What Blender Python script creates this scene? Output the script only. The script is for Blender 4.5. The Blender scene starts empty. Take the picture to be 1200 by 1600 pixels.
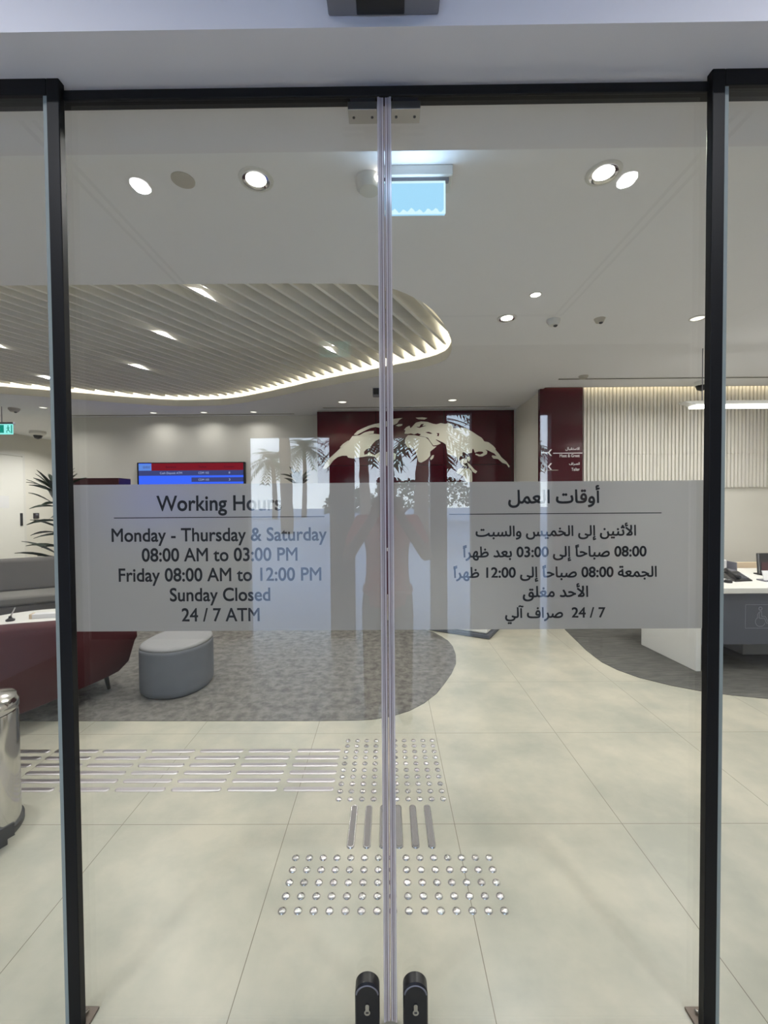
import bpy, bmesh, math, random
from mathutils import Vector, Matrix
from mathutils.geometry import tessellate_polygon, delaunay_2d_cdt

random.seed(7)
scene = bpy.context.scene
C = scene.collection
PI = math.pi

# ------------------------------------------------------------------ camera
cam_data = bpy.data.cameras.new('camera')
cam = bpy.data.objects.new('camera', cam_data)
C.objects.link(cam)
cam_data.sensor_fit = 'VERTICAL'
cam_data.sensor_height = 24.0
cam_data.lens = 670.0 / 1600.0 * 24.0
cam_data.clip_start = 0.02
yaw, pitch, roll = math.radians(0.4), math.radians(1.28), math.radians(0.42)
fw = Vector((-math.sin(yaw) * math.cos(pitch), math.cos(yaw) * math.cos(pitch), -math.sin(pitch)))
r0 = Vector((math.cos(yaw), math.sin(yaw), 0))
u0 = r0.cross(fw)
rr = math.cos(roll) * r0 - math.sin(roll) * u0
uu = math.cos(roll) * u0 + math.sin(roll) * r0
cam.matrix_world = Matrix(((rr.x, uu.x, -fw.x, 0), (rr.y, uu.y, -fw.y, 0), (rr.z, uu.z, -fw.z, 1.5), (0, 0, 0, 1)))
scene.camera = cam

# ------------------------------------------------------------------ sky, sun, exposure
scene.view_settings.view_transform = 'Standard'
scene.view_settings.look = 'None'
scene.view_settings.gamma = 1.0
scene.view_settings.use_curve_mapping = False
scene.view_settings.exposure = 0.0
scene.cycles.caustics_reflective = False
scene.cycles.sample_clamp_indirect = 4.0
SKY = 9.0
LIGHT = 0.46
world = bpy.data.worlds.new('world')
scene.world = world
world.use_nodes = True
wn = world.node_tree
bg = wn.nodes['Background']
tcw = wn.nodes.new('ShaderNodeTexCoord')
sxw = wn.nodes.new('ShaderNodeSeparateXYZ')
ramp = wn.nodes.new('ShaderNodeValToRGB')
ramp.color_ramp.elements[0].position = 0.0
ramp.color_ramp.elements[0].color = (0.80, 0.90, 1.0, 1)
ramp.color_ramp.elements[1].position = 0.6
ramp.color_ramp.elements[1].color = (0.42, 0.62, 1.0, 1)
wn.links.new(tcw.outputs['Generated'], sxw.inputs[0])
wn.links.new(sxw.outputs[2], ramp.inputs[0])
wn.links.new(ramp.outputs[0], bg.inputs[0])
bg.inputs[1].default_value = SKY
sun = bpy.data.lights.new('sun', 'SUN')
sun.energy = 0.8
sun.angle = math.radians(0.6)
sun_o = bpy.data.objects.new('sun', sun)
sun_o.rotation_euler = (math.radians(-48), 0, math.radians(-30))
C.objects.link(sun_o)


def area_light(name, loc, size, power, color=(1, 0.97, 0.94), rot=(0, 0, 0), size_y=None, spread=None):
    l = bpy.data.lights.new(name, 'AREA')
    l.energy = power * LIGHT
    l.color = color
    if size_y:
        l.shape = 'RECTANGLE'
        l.size = size
        l.size_y = size_y
    else:
        l.shape = 'DISK'
        l.size = size
    if spread:
        l.spread = math.radians(spread)
    o = bpy.data.objects.new(name, l)
    o.location = loc
    o.rotation_euler = rot
    C.objects.link(o)
    return o


# ------------------------------------------------------------------ materials
def srgb(r, g, b):
    f = lambda c: (c / 255 / 12.92) if c / 255 <= 0.04045 else ((c / 255 + 0.055) / 1.055) ** 2.4
    return (f(r), f(g), f(b), 1)


def mat(name, col, rough=0.5, metal=0.0, spec=0.5, emit=None, estr=0.0, noise=None, bump=None, trans=0.0):
    m = bpy.data.materials.new(name)
    m.use_nodes = True
    nt = m.node_tree
    b = nt.nodes['Principled BSDF']
    b.inputs['Base Color'].default_value = col
    b.inputs['Roughness'].default_value = rough
    b.inputs['Metallic'].default_value = metal
    b.inputs['Specular IOR Level'].default_value = spec
    b.inputs['Transmission Weight'].default_value = trans
    if trans:
        b.inputs['IOR'].default_value = 1.2
    if emit:
        b.inputs['Emission Color'].default_value = emit
        b.inputs['Emission Strength'].default_value = estr
    if noise or bump:
        tc = nt.nodes.new('ShaderNodeTexCoord')
    if noise:
        scale, amt = noise[:2]
        n = nt.nodes.new('ShaderNodeTexNoise')
        n.inputs['Scale'].default_value = scale
        n.inputs['Detail'].default_value = 6
        nt.links.new(tc.outputs['Object'], n.inputs['Vector'])
        mx = nt.nodes.new('ShaderNodeMix')
        mx.data_type = 'RGBA'
        mx.inputs[6].default_value = tuple(c * (1 - amt) for c in col[:3]) + (1,)
        mx.inputs[7].default_value = tuple(min(1, c * (1 + amt)) for c in col[:3]) + (1,)
        nt.links.new(n.outputs[0], mx.inputs[0])
        nt.links.new(mx.outputs[2], b.inputs['Base Color'])
    if bump:
        scale, st = bump
        n2 = nt.nodes.new('ShaderNodeTexNoise')
        n2.inputs['Scale'].default_value = scale
        n2.inputs['Detail'].default_value = 3
        nt.links.new(tc.outputs['Object'], n2.inputs['Vector'])
        bp = nt.nodes.new('ShaderNodeBump')
        bp.inputs['Strength'].default_value = st
        bp.inputs['Distance'].default_value = 0.002
        nt.links.new(n2.outputs[0], bp.inputs['Height'])
        nt.links.new(bp.outputs[0], b.inputs['Normal'])
    return m


def emission(name, col, strength):
    m = bpy.data.materials.new(name)
    m.use_nodes = True
    nt = m.node_tree
    nt.nodes.clear()
    e = nt.nodes.new('ShaderNodeEmission')
    e.inputs[0].default_value = col
    e.inputs[1].default_value = strength
    o = nt.nodes.new('ShaderNodeOutputMaterial')
    nt.links.new(e.outputs[0], o.inputs[0])
    return m


def glass_mat(name, tint, f0=0.045):
    m = bpy.data.materials.new(name)
    m.use_nodes = True
    nt = m.node_tree
    nt.nodes.clear()
    t = nt.nodes.new('ShaderNodeBsdfTransparent')
    t.inputs[0].default_value = tint
    g = nt.nodes.new('ShaderNodeBsdfGlossy')
    g.inputs['Roughness'].default_value = 0.0
    lw = nt.nodes.new('ShaderNodeLayerWeight')
    lw.inputs[0].default_value = 0.5
    pw = nt.nodes.new('ShaderNodeMath')
    pw.operation = 'POWER'
    pw.inputs[1].default_value = 5
    ma = nt.nodes.new('ShaderNodeMath')
    ma.operation = 'MULTIPLY_ADD'
    ma.inputs[1].default_value = 1 - f0
    ma.inputs[2].default_value = f0
    mx = nt.nodes.new('ShaderNodeMixShader')
    o = nt.nodes.new('ShaderNodeOutputMaterial')
    L = nt.links.new
    L(lw.outputs['Facing'], pw.inputs[0])
    L(pw.outputs[0], ma.inputs[0])
    L(ma.outputs[0], mx.inputs[0])
    L(t.outputs[0], mx.inputs[1])
    L(g.outputs[0], mx.inputs[2])
    L(mx.outputs[0], o.inputs[0])
    return m


def film_mat(name):
    m = bpy.data.materials.new(name)
    m.use_nodes = True
    nt = m.node_tree
    nt.nodes.clear()
    L = nt.links.new
    rf = nt.nodes.new('ShaderNodeBsdfRefraction')
    rf.inputs['Color'].default_value = (0.62, 0.63, 0.64, 1)
    rf.inputs['Roughness'].default_value = 0.75
    rf.inputs['IOR'].default_value = 1.12
    tl = nt.nodes.new('ShaderNodeBsdfTranslucent')
    tl.inputs['Color'].default_value = (0.40, 0.405, 0.42, 1)
    df = nt.nodes.new('ShaderNodeBsdfDiffuse')
    df.inputs['Color'].default_value = (0.42, 0.43, 0.46, 1)
    m1 = nt.nodes.new('ShaderNodeMixShader')
    m1.inputs[0].default_value = FILM_TRANSLUCENT
    m2 = nt.nodes.new('ShaderNodeMixShader')
    m2.inputs[0].default_value = FILM_DIFFUSE
    o = nt.nodes.new('ShaderNodeOutputMaterial')
    L(rf.outputs[0], m1.inputs[1])
    L(tl.outputs[0], m1.inputs[2])
    L(m1.outputs[0], m2.inputs[1])
    L(df.outputs[0], m2.inputs[2])
    L(m2.outputs[0], o.inputs[0])
    return m


FILM_TRANSLUCENT = 0.70
FILM_DIFFUSE = 0.22


def tile_floor_mat():
    m = mat('floor_tile', srgb(205, 200, 180), 0.30, spec=0.4)
    nt = m.node_tree
    L = nt.links.new
    b = nt.nodes['Principled BSDF']
    tc = nt.nodes.new('ShaderNodeTexCoord')
    # cloudy concrete-look mottling
    n = nt.nodes.new('ShaderNodeTexNoise')
    n.inputs['Scale'].default_value = 1.9
    n.inputs['Detail'].default_value = 9
    n.inputs['Roughness'].default_value = 0.62
    L(tc.outputs['Object'], n.inputs['Vector'])
    rp = nt.nodes.new('ShaderNodeValToRGB')
    rp.color_ramp.elements[0].position = 0.36
    rp.color_ramp.elements[0].color = srgb(164, 164, 151)
    rp.color_ramp.elements[1].position = 0.64
    rp.color_ramp.elements[1].color = srgb(194, 189, 172)
    L(n.outputs[0], rp.inputs[0])
    # joints: lines at X = 0.304 + .777 k and Y = 1.965 + .787 k
    sx = nt.nodes.new('ShaderNodeSeparateXYZ')
    L(tc.outputs['Object'], sx.inputs[0])
    outs = []
    for ax, off, pit in ((0, 0.304, 0.777), (1, 1.967, 0.787)):
        a = nt.nodes.new('ShaderNodeMath')
        a.operation = 'SUBTRACT'
        a.inputs[1].default_value = off - 20 * pit
        L(sx.outputs[ax], a.inputs[0])
        d = nt.nodes.new('ShaderNodeMath')
        d.operation = 'PINGPONG'
        d.inputs[1].default_value = pit / 2
        L(a.outputs[0], d.inputs[0])
        c = nt.nodes.new('ShaderNodeMath')
        c.operation = 'LESS_THAN'
        c.inputs[1].default_value = 0.0014
        L(d.outputs[0], c.inputs[0])
        outs.append(c)
    mxm = nt.nodes.new('ShaderNodeMath')
    mxm.operation = 'MAXIMUM'
    L(outs[0].outputs[0], mxm.inputs[0])
    L(outs[1].outputs[0], mxm.inputs[1])
    mx = nt.nodes.new('ShaderNodeMix')
    mx.data_type = 'RGBA'
    L(mxm.outputs[0], mx.inputs[0])
    L(rp.outputs[0], mx.inputs[6])
    mx.inputs[7].default_value = srgb(120, 114, 100)
    L(mx.outputs[2], b.inputs['Base Color'])
    return m


def mottled(name, c1, c2, scale, rough, p0=0.4, p1=0.6, stretch=(1, 1, 1)):
    m = mat(name, c1, rough)
    nt = m.node_tree
    L = nt.links.new
    tc = nt.nodes.new('ShaderNodeTexCoord')
    mp = nt.nodes.new('ShaderNodeMapping')
    mp.inputs['Scale'].default_value = stretch
    n = nt.nodes.new('ShaderNodeTexNoise')
    n.inputs['Scale'].default_value = scale
    n.inputs['Detail'].default_value = 8
    n.inputs['Roughness'].default_value = 0.7
    rp = nt.nodes.new('ShaderNodeValToRGB')
    rp.color_ramp.elements[0].position = p0
    rp.color_ramp.elements[0].color = c1
    rp.color_ramp.elements[1].position = p1
    rp.color_ramp.elements[1].color = c2
    L(tc.outputs['Object'], mp.inputs[0])
    L(mp.outputs[0], n.inputs['Vector'])
    L(n.outputs[0], rp.inputs[0])
    L(rp.outputs[0], nt.nodes['Principled BSDF'].inputs['Base Color'])
    return m


def panel_mat(name, col):
    """glossy back-painted glass with thin panel seams"""
    m = mat(name, col, 0.12, spec=0.5)
    nt = m.node_tree
    L = nt.links.new
    tc = nt.nodes.new('ShaderNodeTexCoord')
    sx = nt.nodes.new('ShaderNodeSeparateXYZ')
    L(tc.outputs['Object'], sx.inputs[0])
    outs = []
    for ax, off, pit in ((0, 0.93, 1.10), (2, 2.10, 1.4)):
        a = nt.nodes.new('ShaderNodeMath')
        a.operation = 'SUBTRACT'
        a.inputs[1].default_value = off - 20 * pit
        L(sx.outputs[ax], a.inputs[0])
        d = nt.nodes.new('ShaderNodeMath')
        d.operation = 'PINGPONG'
        d.inputs[1].default_value = pit / 2
        L(a.outputs[0], d.inputs[0])
        c = nt.nodes.new('ShaderNodeMath')
        c.operation = 'LESS_THAN'
        c.inputs[1].default_value = 0.006
        L(d.outputs[0], c.inputs[0])
        outs.append(c)
    mxm = nt.nodes.new('ShaderNodeMath')
    mxm.operation = 'MAXIMUM'
    L(outs[0].outputs[0], mxm.inputs[0])
    L(outs[1].outputs[0], mxm.inputs[1])
    mx = nt.nodes.new('ShaderNodeMix')
    mx.data_type = 'RGBA'
    L(mxm.outputs[0], mx.inputs[0])
    mx.inputs[6].default_value = col
    mx.inputs[7].default_value = tuple(c * 0.4 for c in col[:3]) + (1,)
    L(mx.outputs[2], nt.nodes['Principled BSDF'].inputs['Base Color'])
    return m


M = {
    'white_wall': mat('white_wall', srgb(226, 223, 214), 0.75, noise=(2, 0.02)),
    'lobby_wall': mat('lobby_wall', srgb(230, 227, 231), 0.7, noise=(2, 0.02)),
    'dark_column': mat('dark_column', srgb(44, 41, 50), 0.6, noise=(3, 0.05)),
    'ceiling': mat('ceiling_paint', srgb(240, 240, 243), 0.85, noise=(1.5, 0.015)),
    'floor': tile_floor_mat(),
    'carpet_grey': mottled('carpet_grey', srgb(84, 82, 79), srgb(122, 119, 114), 14, 0.95, 0.38, 0.62),
    'carpet_dark': mottled('carpet_dark', srgb(70, 70, 68), srgb(98, 97, 93), 11, 0.75, 0.38, 0.62, (0.5, 2.4, 1)),
    'black': mat('black_aluminium', srgb(13, 13, 15), 0.5, spec=0.25),
    'glass': glass_mat('clear_glass', (0.965, 0.975, 0.965, 1)),
    'glass_edge': mat('glass_edge', srgb(142, 150, 147), 0.25),
    'seal': mat('clear_seal', srgb(240, 234, 240), 0.3, spec=0.6, trans=0.55),
    'seal_dark': mat('seal_line', srgb(160, 136, 146), 0.35, trans=0.3),
    'steel': mat('brushed_steel', srgb(196, 194, 192), 0.30, 1.0, noise=(40, 0.05)),
    'dull_steel': mat('dull_steel', srgb(112, 104, 98), 0.45, 1.0),
    'polished': mat('polished_steel', srgb(205, 203, 200), 0.12, 1.0),
    'bar_steel': mat('bar_steel', srgb(186, 182, 186), 0.42, 1.0),
    'stud_steel': mat('stud_steel', srgb(205, 203, 205), 0.22, 1.0),
    'bar_insert': mat('grey_bar_insert', srgb(128, 124, 124), 0.6, noise=(220, 0.15)),
    'lettering': mat('black_vinyl', srgb(16, 18, 24), 0.5),
    'red_panel': panel_mat('dark_red_panel', srgb(64, 8, 20)),
    'red_sign': mat('dark_red_sign', srgb(66, 10, 24), 0.18),
    'map': mat('map_cream', srgb(224, 220, 202), 0.55),
    'white': mat('white_gloss', srgb(232, 231, 226), 0.35),
    'white_plastic': mat('white_plastic', srgb(222, 221, 216), 0.45),
    'beige_disc': mat('beige_disc', srgb(186, 180, 168), 0.7),
    'grey_plastic': mat('grey_plastic', srgb(120, 120, 130), 0.45),
    'dark_plastic': mat('dark_plastic', srgb(22, 22, 26), 0.35),
    'dark_blue_plastic': mat('dark_blue_plastic', srgb(26, 28, 38), 0.45),
    'slot': mat('dark_slot', srgb(40, 39, 38), 0.7),
    'red_fabric': mat('maroon_upholstery', srgb(60, 1, 12), 0.75, noise=(30, 0.06)),
    'red_fabric_dark': mat('maroon_piping', srgb(84, 6, 20), 0.7),
    'grey_fabric': mat('grey_upholstery', srgb(92, 90, 88), 0.85, noise=(25, 0.08), bump=(300, 0.2)),
    'grey_fabric_light': mat('light_grey_upholstery', srgb(122, 120, 117), 0.85, noise=(25, 0.06), bump=(300, 0.2)),
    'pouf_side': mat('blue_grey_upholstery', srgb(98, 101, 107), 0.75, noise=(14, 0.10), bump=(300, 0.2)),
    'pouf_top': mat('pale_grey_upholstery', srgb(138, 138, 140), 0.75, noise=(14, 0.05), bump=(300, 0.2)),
    'dark_leg': mat('dark_leg', srgb(40, 38, 40), 0.5),
    'desk_front': mat('slate_front', srgb(84, 88, 98), 0.5),
    'wood': mat('pale_wood', srgb(206, 186, 160), 0.5, noise=(12, 0.08)),
    'kiosk': mat('dark_maroon_casing', srgb(58, 22, 30), 0.4),
    'leaf': mat('dark_leaf', srgb(26, 44, 24), 0.5, noise=(8, 0.3)),
    'stem': mat('plant_stem', srgb(110, 92, 64), 0.8),
    'pot': mat('grey_pot', srgb(150, 150, 150), 0.5),
    'soil': mat('soil', srgb(50, 38, 30), 0.95),
    'paper': mat('paper', srgb(228, 228, 230), 0.8),
    'fin': mat('white_baffle', srgb(238, 236, 228), 0.6),
    'lamp': emission('lamp_glow', (1, 0.96, 0.92, 1), 14.0),
    'lamp_far': emission('lamp_far', (1, 0.95, 0.86, 1), 1.6),
    'lamp_bright': emission('lobby_lamp', (0.95, 0.97, 1, 1), 50.0),
    'cove': emission('cove_led', (1, 0.92, 0.76, 1), 42.0),
    'wallwash': emission('wallwash_led', (1, 0.88, 0.66, 1), 2.5),
    'linear': emission('pendant_led', (1, 0.98, 0.94, 1), 5.0),
    'sign_panel': emission('ice_blue_panel', srgb(160, 214, 246), 1.2),
    'sign_edge': emission('ice_blue_edge', srgb(215, 247, 255), 1.15),
    'exit_green': emission('exit_green', srgb(0, 140, 120), 1.0),
    'exit_light': emission('exit_light', srgb(150, 246, 240), 1.1),
    'screen_blue': emission('screen_blue', srgb(58, 98, 240), 1.3),
    'screen_navy': emission('screen_navy', srgb(66, 74, 128), 1.0),
    'screen_red': emission('screen_red', srgb(128, 30, 42), 1.0),
    'screen_tile': emission('screen_tile', srgb(96, 140, 225), 1.1),
    'screen_text': emission('screen_text', srgb(176, 190, 236), 1.0),
    'screen_ink': emission('screen_ink', srgb(70, 22, 40), 1.0),
    'sign_white': mat('sign_white', srgb(232, 226, 230), 0.5),
    'icon_line': mat('icon_line', srgb(150, 154, 162), 0.5),
    'skin': mat('skin', srgb(150, 104, 80), 0.55),
    'red_shirt': mat('red_cotton', srgb(205, 38, 56), 0.85),
    'grey_shirt': mat('grey_cotton', srgb(92, 92, 98), 0.85),
    'dark_trousers': mat('dark_trousers', srgb(34, 34, 40), 0.85),
    'hair': mat('black_hair', srgb(20, 17, 16), 0.6),
    'shoe': mat('dark_shoe', srgb(26, 24, 24), 0.45),
    'asphalt': mat('asphalt', srgb(160, 160, 164), 0.9, noise=(3, 0.1)),
    'palm_trunk': mat('palm_trunk', srgb(126, 104, 82), 0.9, noise=(20, 0.3)),
    'palm_leaf': mat('palm_leaf', srgb(72, 92, 54), 0.6, noise=(5, 0.3)),
    'hedge': mat('hedge_leaf', srgb(58, 82, 44), 0.7, noise=(6, 0.4)),
}
M['film'] = film_mat('frosted_film')


# ------------------------------------------------------------------ mesh helpers
class MB:
    def __init__(self):
        self.v, self.f, self.m, self.mats = [], [], [], []

    def mi(self, mname):
        m = M[mname]
        if m not in self.mats:
            self.mats.append(m)
        return self.mats.index(m)

    def add(self, vs, fs, mname):
        b = len(self.v)
        self.v += [tuple(p) for p in vs]
        k = self.mi(mname)
        for f in fs:
            self.f.append([b + i for i in f])
            self.m.append(k)
        return self

    def box(self, x0, x1, y0, y1, z0, z1, mname):
        vs = [(x, y, z) for z in (z0, z1) for y in (y0, y1) for x in (x0, x1)]
        return self.add(vs, [(0, 2, 3, 1), (4, 5, 7, 6), (0, 1, 5, 4), (2, 6, 7, 3), (0, 4, 6, 2), (1, 3, 7, 5)], mname)

    def quad(self, pts, mname):
        return self.add(pts, [tuple(range(len(pts)))], mname)

    def prism(self, poly, z0, z1, mname, top=None, inset_top=None):
        """extruded polygon in XY (ccw); top: material of the top face"""
        n = len(poly)
        pt = inset_top or poly
        vs = [(x, y, z0) for x, y in poly] + [(x, y, z1) for x, y in pt]
        self.add(vs, [(i, (i + 1) % n, n + (i + 1) % n, n + i) for i in range(n)], mname)
        tri = tessellate_polygon([[Vector((x, y, 0)) for x, y in poly]])
        self.add([(x, y, z0) for x, y in poly], [t[::-1] for t in tri], mname)
        self.add([(x, y, z1) for x, y in pt], tri, top or mname)
        return self

    def lathe(self, prof, mname, c=(0, 0, 0), seg=24, cap=True):
        """profile of (r, z) spun about a vertical axis at c"""
        vs, fs = [], []
        n = len(prof)
        for i in range(seg):
            a = 2 * PI * i / seg
            for r, z in prof:
                vs.append((c[0] + r * math.cos(a), c[1] + r * math.sin(a), c[2] + z))
        for i in range(seg):
            j = (i + 1) % seg
            for k in range(n - 1):
                fs.append((i * n + k, j * n + k, j * n + k + 1, i * n + k + 1))
        if cap:
            if prof[0][0] > 1e-6:
                fs.append([i * n for i in range(seg)][::-1])
            if prof[-1][0] > 1e-6:
                fs.append([i * n + n - 1 for i in range(seg)])
        return self.add(vs, fs, mname)

    def tube(self, pts, rad, mname, seg=8):
        pts = [Vector(p) for p in pts]
        rads = rad if isinstance(rad, (list, tuple)) else [rad] * len(pts)
        vs, fs = [], []
        up = None
        for i, p in enumerate(pts):
            d = (pts[min(i + 1, len(pts) - 1)] - pts[max(i - 1, 0)]).normalized()
            if up is None:
                up = Vector((0, 0, 1)) if abs(d.z) < 0.9 else Vector((1, 0, 0))
            a = d.cross(up).normalized()
            b = a.cross(d).normalized()
            up = b
            for s in range(seg):
                t = 2 * PI * s / seg
                vs.append(p + (a * math.cos(t) + b * math.sin(t)) * rads[i])
        for i in range(len(pts) - 1):
            for s in range(seg):
                q = (s + 1) % seg
                fs.append((i * seg + s, i * seg + q, (i + 1) * seg + q, (i + 1) * seg + s))
        fs.append(list(range(seg))[::-1])
        fs.append([(len(pts) - 1) * seg + s for s in range(seg)])
        return self.add(vs, fs, mname)

    def loft(self, rings, mname, cap=True, close=True):
        n = len(rings[0])
        vs = [p for r in rings for p in r]
        fs = []
        for i in range(len(rings) - 1):
            for k in range(n if close else n - 1):
                q = (k + 1) % n
                fs.append((i * n + k, i * n + q, (i + 1) * n + q, (i + 1) * n + k))
        if cap:
            fs.append(list(range(n))[::-1])
            fs.append([(len(rings) - 1) * n + k for k in range(n)])
        return self.add(vs, fs, mname)

    def build(self, name, parent=None, smooth=False, bevel=0.0, subsurf=0, fix=True, local=False):
        me = bpy.data.meshes.new(name)
        off = Vector((0, 0, 0))
        if parent is not None and not local:
            off = parent.location.copy()
            q = parent.parent
            while q is not None:
                off += q.location
                q = q.parent
        me.from_pydata([(x - off.x, y - off.y, z - off.z) for x, y, z in self.v], [], self.f)
        for m in self.mats:
            me.materials.append(m)
        for p, k in zip(me.polygons, self.m):
            p.material_index = k
            p.use_smooth = bool(smooth)
        if fix:
            bm = bmesh.new()
            bm.from_mesh(me)
            bmesh.ops.remove_doubles(bm, verts=bm.verts, dist=1e-6)
            bmesh.ops.recalc_face_normals(bm, faces=bm.faces)
            bm.to_mesh(me)
            bm.free()
        if smooth and smooth is not True:
            me.set_sharp_from_angle(angle=math.radians(smooth))
        o = bpy.data.objects.new(name, me)
        C.objects.link(o)
        if parent is not None:
            o.parent = parent
        if bevel:
            b = o.modifiers.new('bevel', 'BEVEL')
            b.width = bevel
            b.segments = 2
            b.limit_method = 'ANGLE'
            b.angle_limit = math.radians(40)
        if subsurf:
            s = o.modifiers.new('subsurf', 'SUBSURF')
            s.levels = s.render_levels = subsurf
        return o


def tag(o, label, cat, group=None, kind=None):
    o['label'] = label
    o['category'] = cat
    if group:
        o['group'] = group
    if kind:
        o['kind'] = kind
    return o


def thing(name, label, cat, loc=(0, 0, 0), rotz=0.0, group=None, kind=None):
    o = bpy.data.objects.new(name, None)
    o.empty_display_size = 0.05
    C.objects.link(o)
    o.location = loc
    o.rotation_euler = (0, 0, rotz)
    return tag(o, label, cat, group, kind)


def dup(root, loc, label):
    r = root.copy()
    C.objects.link(r)
    r.location = loc
    r['label'] = label
    for ch in list(root.children):
        c = ch.copy()
        C.objects.link(c)
        c.parent = r
        for g in ch.children:
            d = g.copy()
            C.objects.link(d)
            d.parent = c
    return r


# ------------------------------------------------------------------ lettering
FORMS = {'ا': (0xFE8D, 0xFE8E), 'أ': (0xFE83, 0xFE84), 'إ': (0xFE87, 0xFE88), 'آ': (0xFE81, 0xFE82), 'و': (0xFEED, 0xFEEE),
         'د': (0xFEA9, 0xFEAA), 'ر': (0xFEAD, 0xFEAE), 'ة': (0xFE93, 0xFE94), 'ى': (0xFEEF, 0xFEF0)}
for ch, b in dict(ب=0xFE8F, ت=0xFE95, ث=0xFE99, ج=0xFE9D, ح=0xFEA1, خ=0xFEA5, س=0xFEB1, ص=0xFEB9, ظ=0xFEC5, ع=0xFEC9,
                  غ=0xFECD, ف=0xFED1, ق=0xFED5, ك=0xFED9, ل=0xFEDD, م=0xFEE1, ن=0xFEE5, ه=0xFEE9, ي=0xFEF1).items():
    FORMS[ch] = (b, b + 1, b + 2, b + 3)
LAM_ALEF = {'ا': 0xFEFB, 'أ': 0xFEF7, 'إ': 0xFEF9, 'آ': 0xFEF5}
TAN = '\u064b'


def shape_word(w):
    out, i, prev = [], 0, False
    while i < len(w):
        c = w[i]
        if c == TAN:
            out.append(c)
            i += 1
            continue
        if c == 'ل' and i + 1 < len(w) and w[i + 1] in LAM_ALEF:
            out.append(chr(LAM_ALEF[w[i + 1]] + (1 if prev else 0)))
            prev = False
            i += 2
            continue
        if c not in FORMS:
            out.append(c)
            prev = False
            i += 1
            continue
        f = FORMS[c]
        nx = [x for x in w[i + 1:] if x != TAN][:1]
        nxt = bool(nx) and nx[0] in FORMS
        dual = len(f) == 4
        g = f[3] if (prev and nxt and dual) else f[1] if prev else f[2] if (nxt and dual) else f[0]
        out.append(chr(g))
        prev = dual
        i += 1
    return ''.join(reversed(out))


def visual(s):
    if all(ord(c) < 1000 for c in s):
        return s
    return ' '.join((w if all(ord(c) < 128 for c in w) else shape_word(w)) for w in reversed(s.split(' ')))


def glyph_loops(body):
    cu = bpy.data.curves.new('lettering_source', 'FONT')
    cu.body = body
    o = bpy.data.objects.new('lettering_source', cu)
    C.objects.link(o)
    dg = bpy.context.evaluated_depsgraph_get()
    cv = o.evaluated_get(dg).to_curve(dg)
    loops = []
    for sp in cv.splines:
        pts = []
        if sp.type == 'BEZIER':
            bp = sp.bezier_points
            n = len(bp)
            for i in range(n):
                a, b = bp[i], bp[(i + 1) % n]
                p0, p1, p2, p3 = a.co, a.handle_right, b.handle_left, b.co
                straight = (p1 - p0).cross(p3 - p0).length < 1e-5 and (p2 - p0).cross(p3 - p0).length < 1e-5
                for t in ((0,) if straight else (0, 0.25, 0.5, 0.75)):
                    q = p0 * (1 - t) ** 3 + p1 * 3 * t * (1 - t) ** 2 + p2 * 3 * t * t * (1 - t) + p3 * t ** 3
                    if not pts or (q.xy - pts[-1]).length > 1e-5:
                        pts.append(q.xy.copy())
        else:
            pts = [Vector(p.co[:2]) for p in sp.points]
        q = []
        for p in pts:
            if not q or (p - q[-1]).length > 0.008:
                q.append(p)
        while len(q) > 3 and (q[0] - q[-1]).length < 0.008:
            q.pop()
        pts = q
        if len(pts) >= 3:
            loops.append(pts)
    o.evaluated_get(dg).to_curve_clear()
    bpy.data.objects.remove(o)
    bpy.data.curves.remove(cu)
    return loops


def sarea(l):
    return 0.5 * sum(l[i].x * l[(i + 1) % len(l)].y - l[(i + 1) % len(l)].x * l[i].y for i in range(len(l)))


def inside(p, l):
    r = False
    for i in range(len(l)):
        a, b = l[i], l[i - 1]
        if (a.y > p.y) != (b.y > p.y) and p.x < (b.x - a.x) * (p.y - a.y) / (b.y - a.y) + a.x:
            r = not r
    return r


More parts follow.
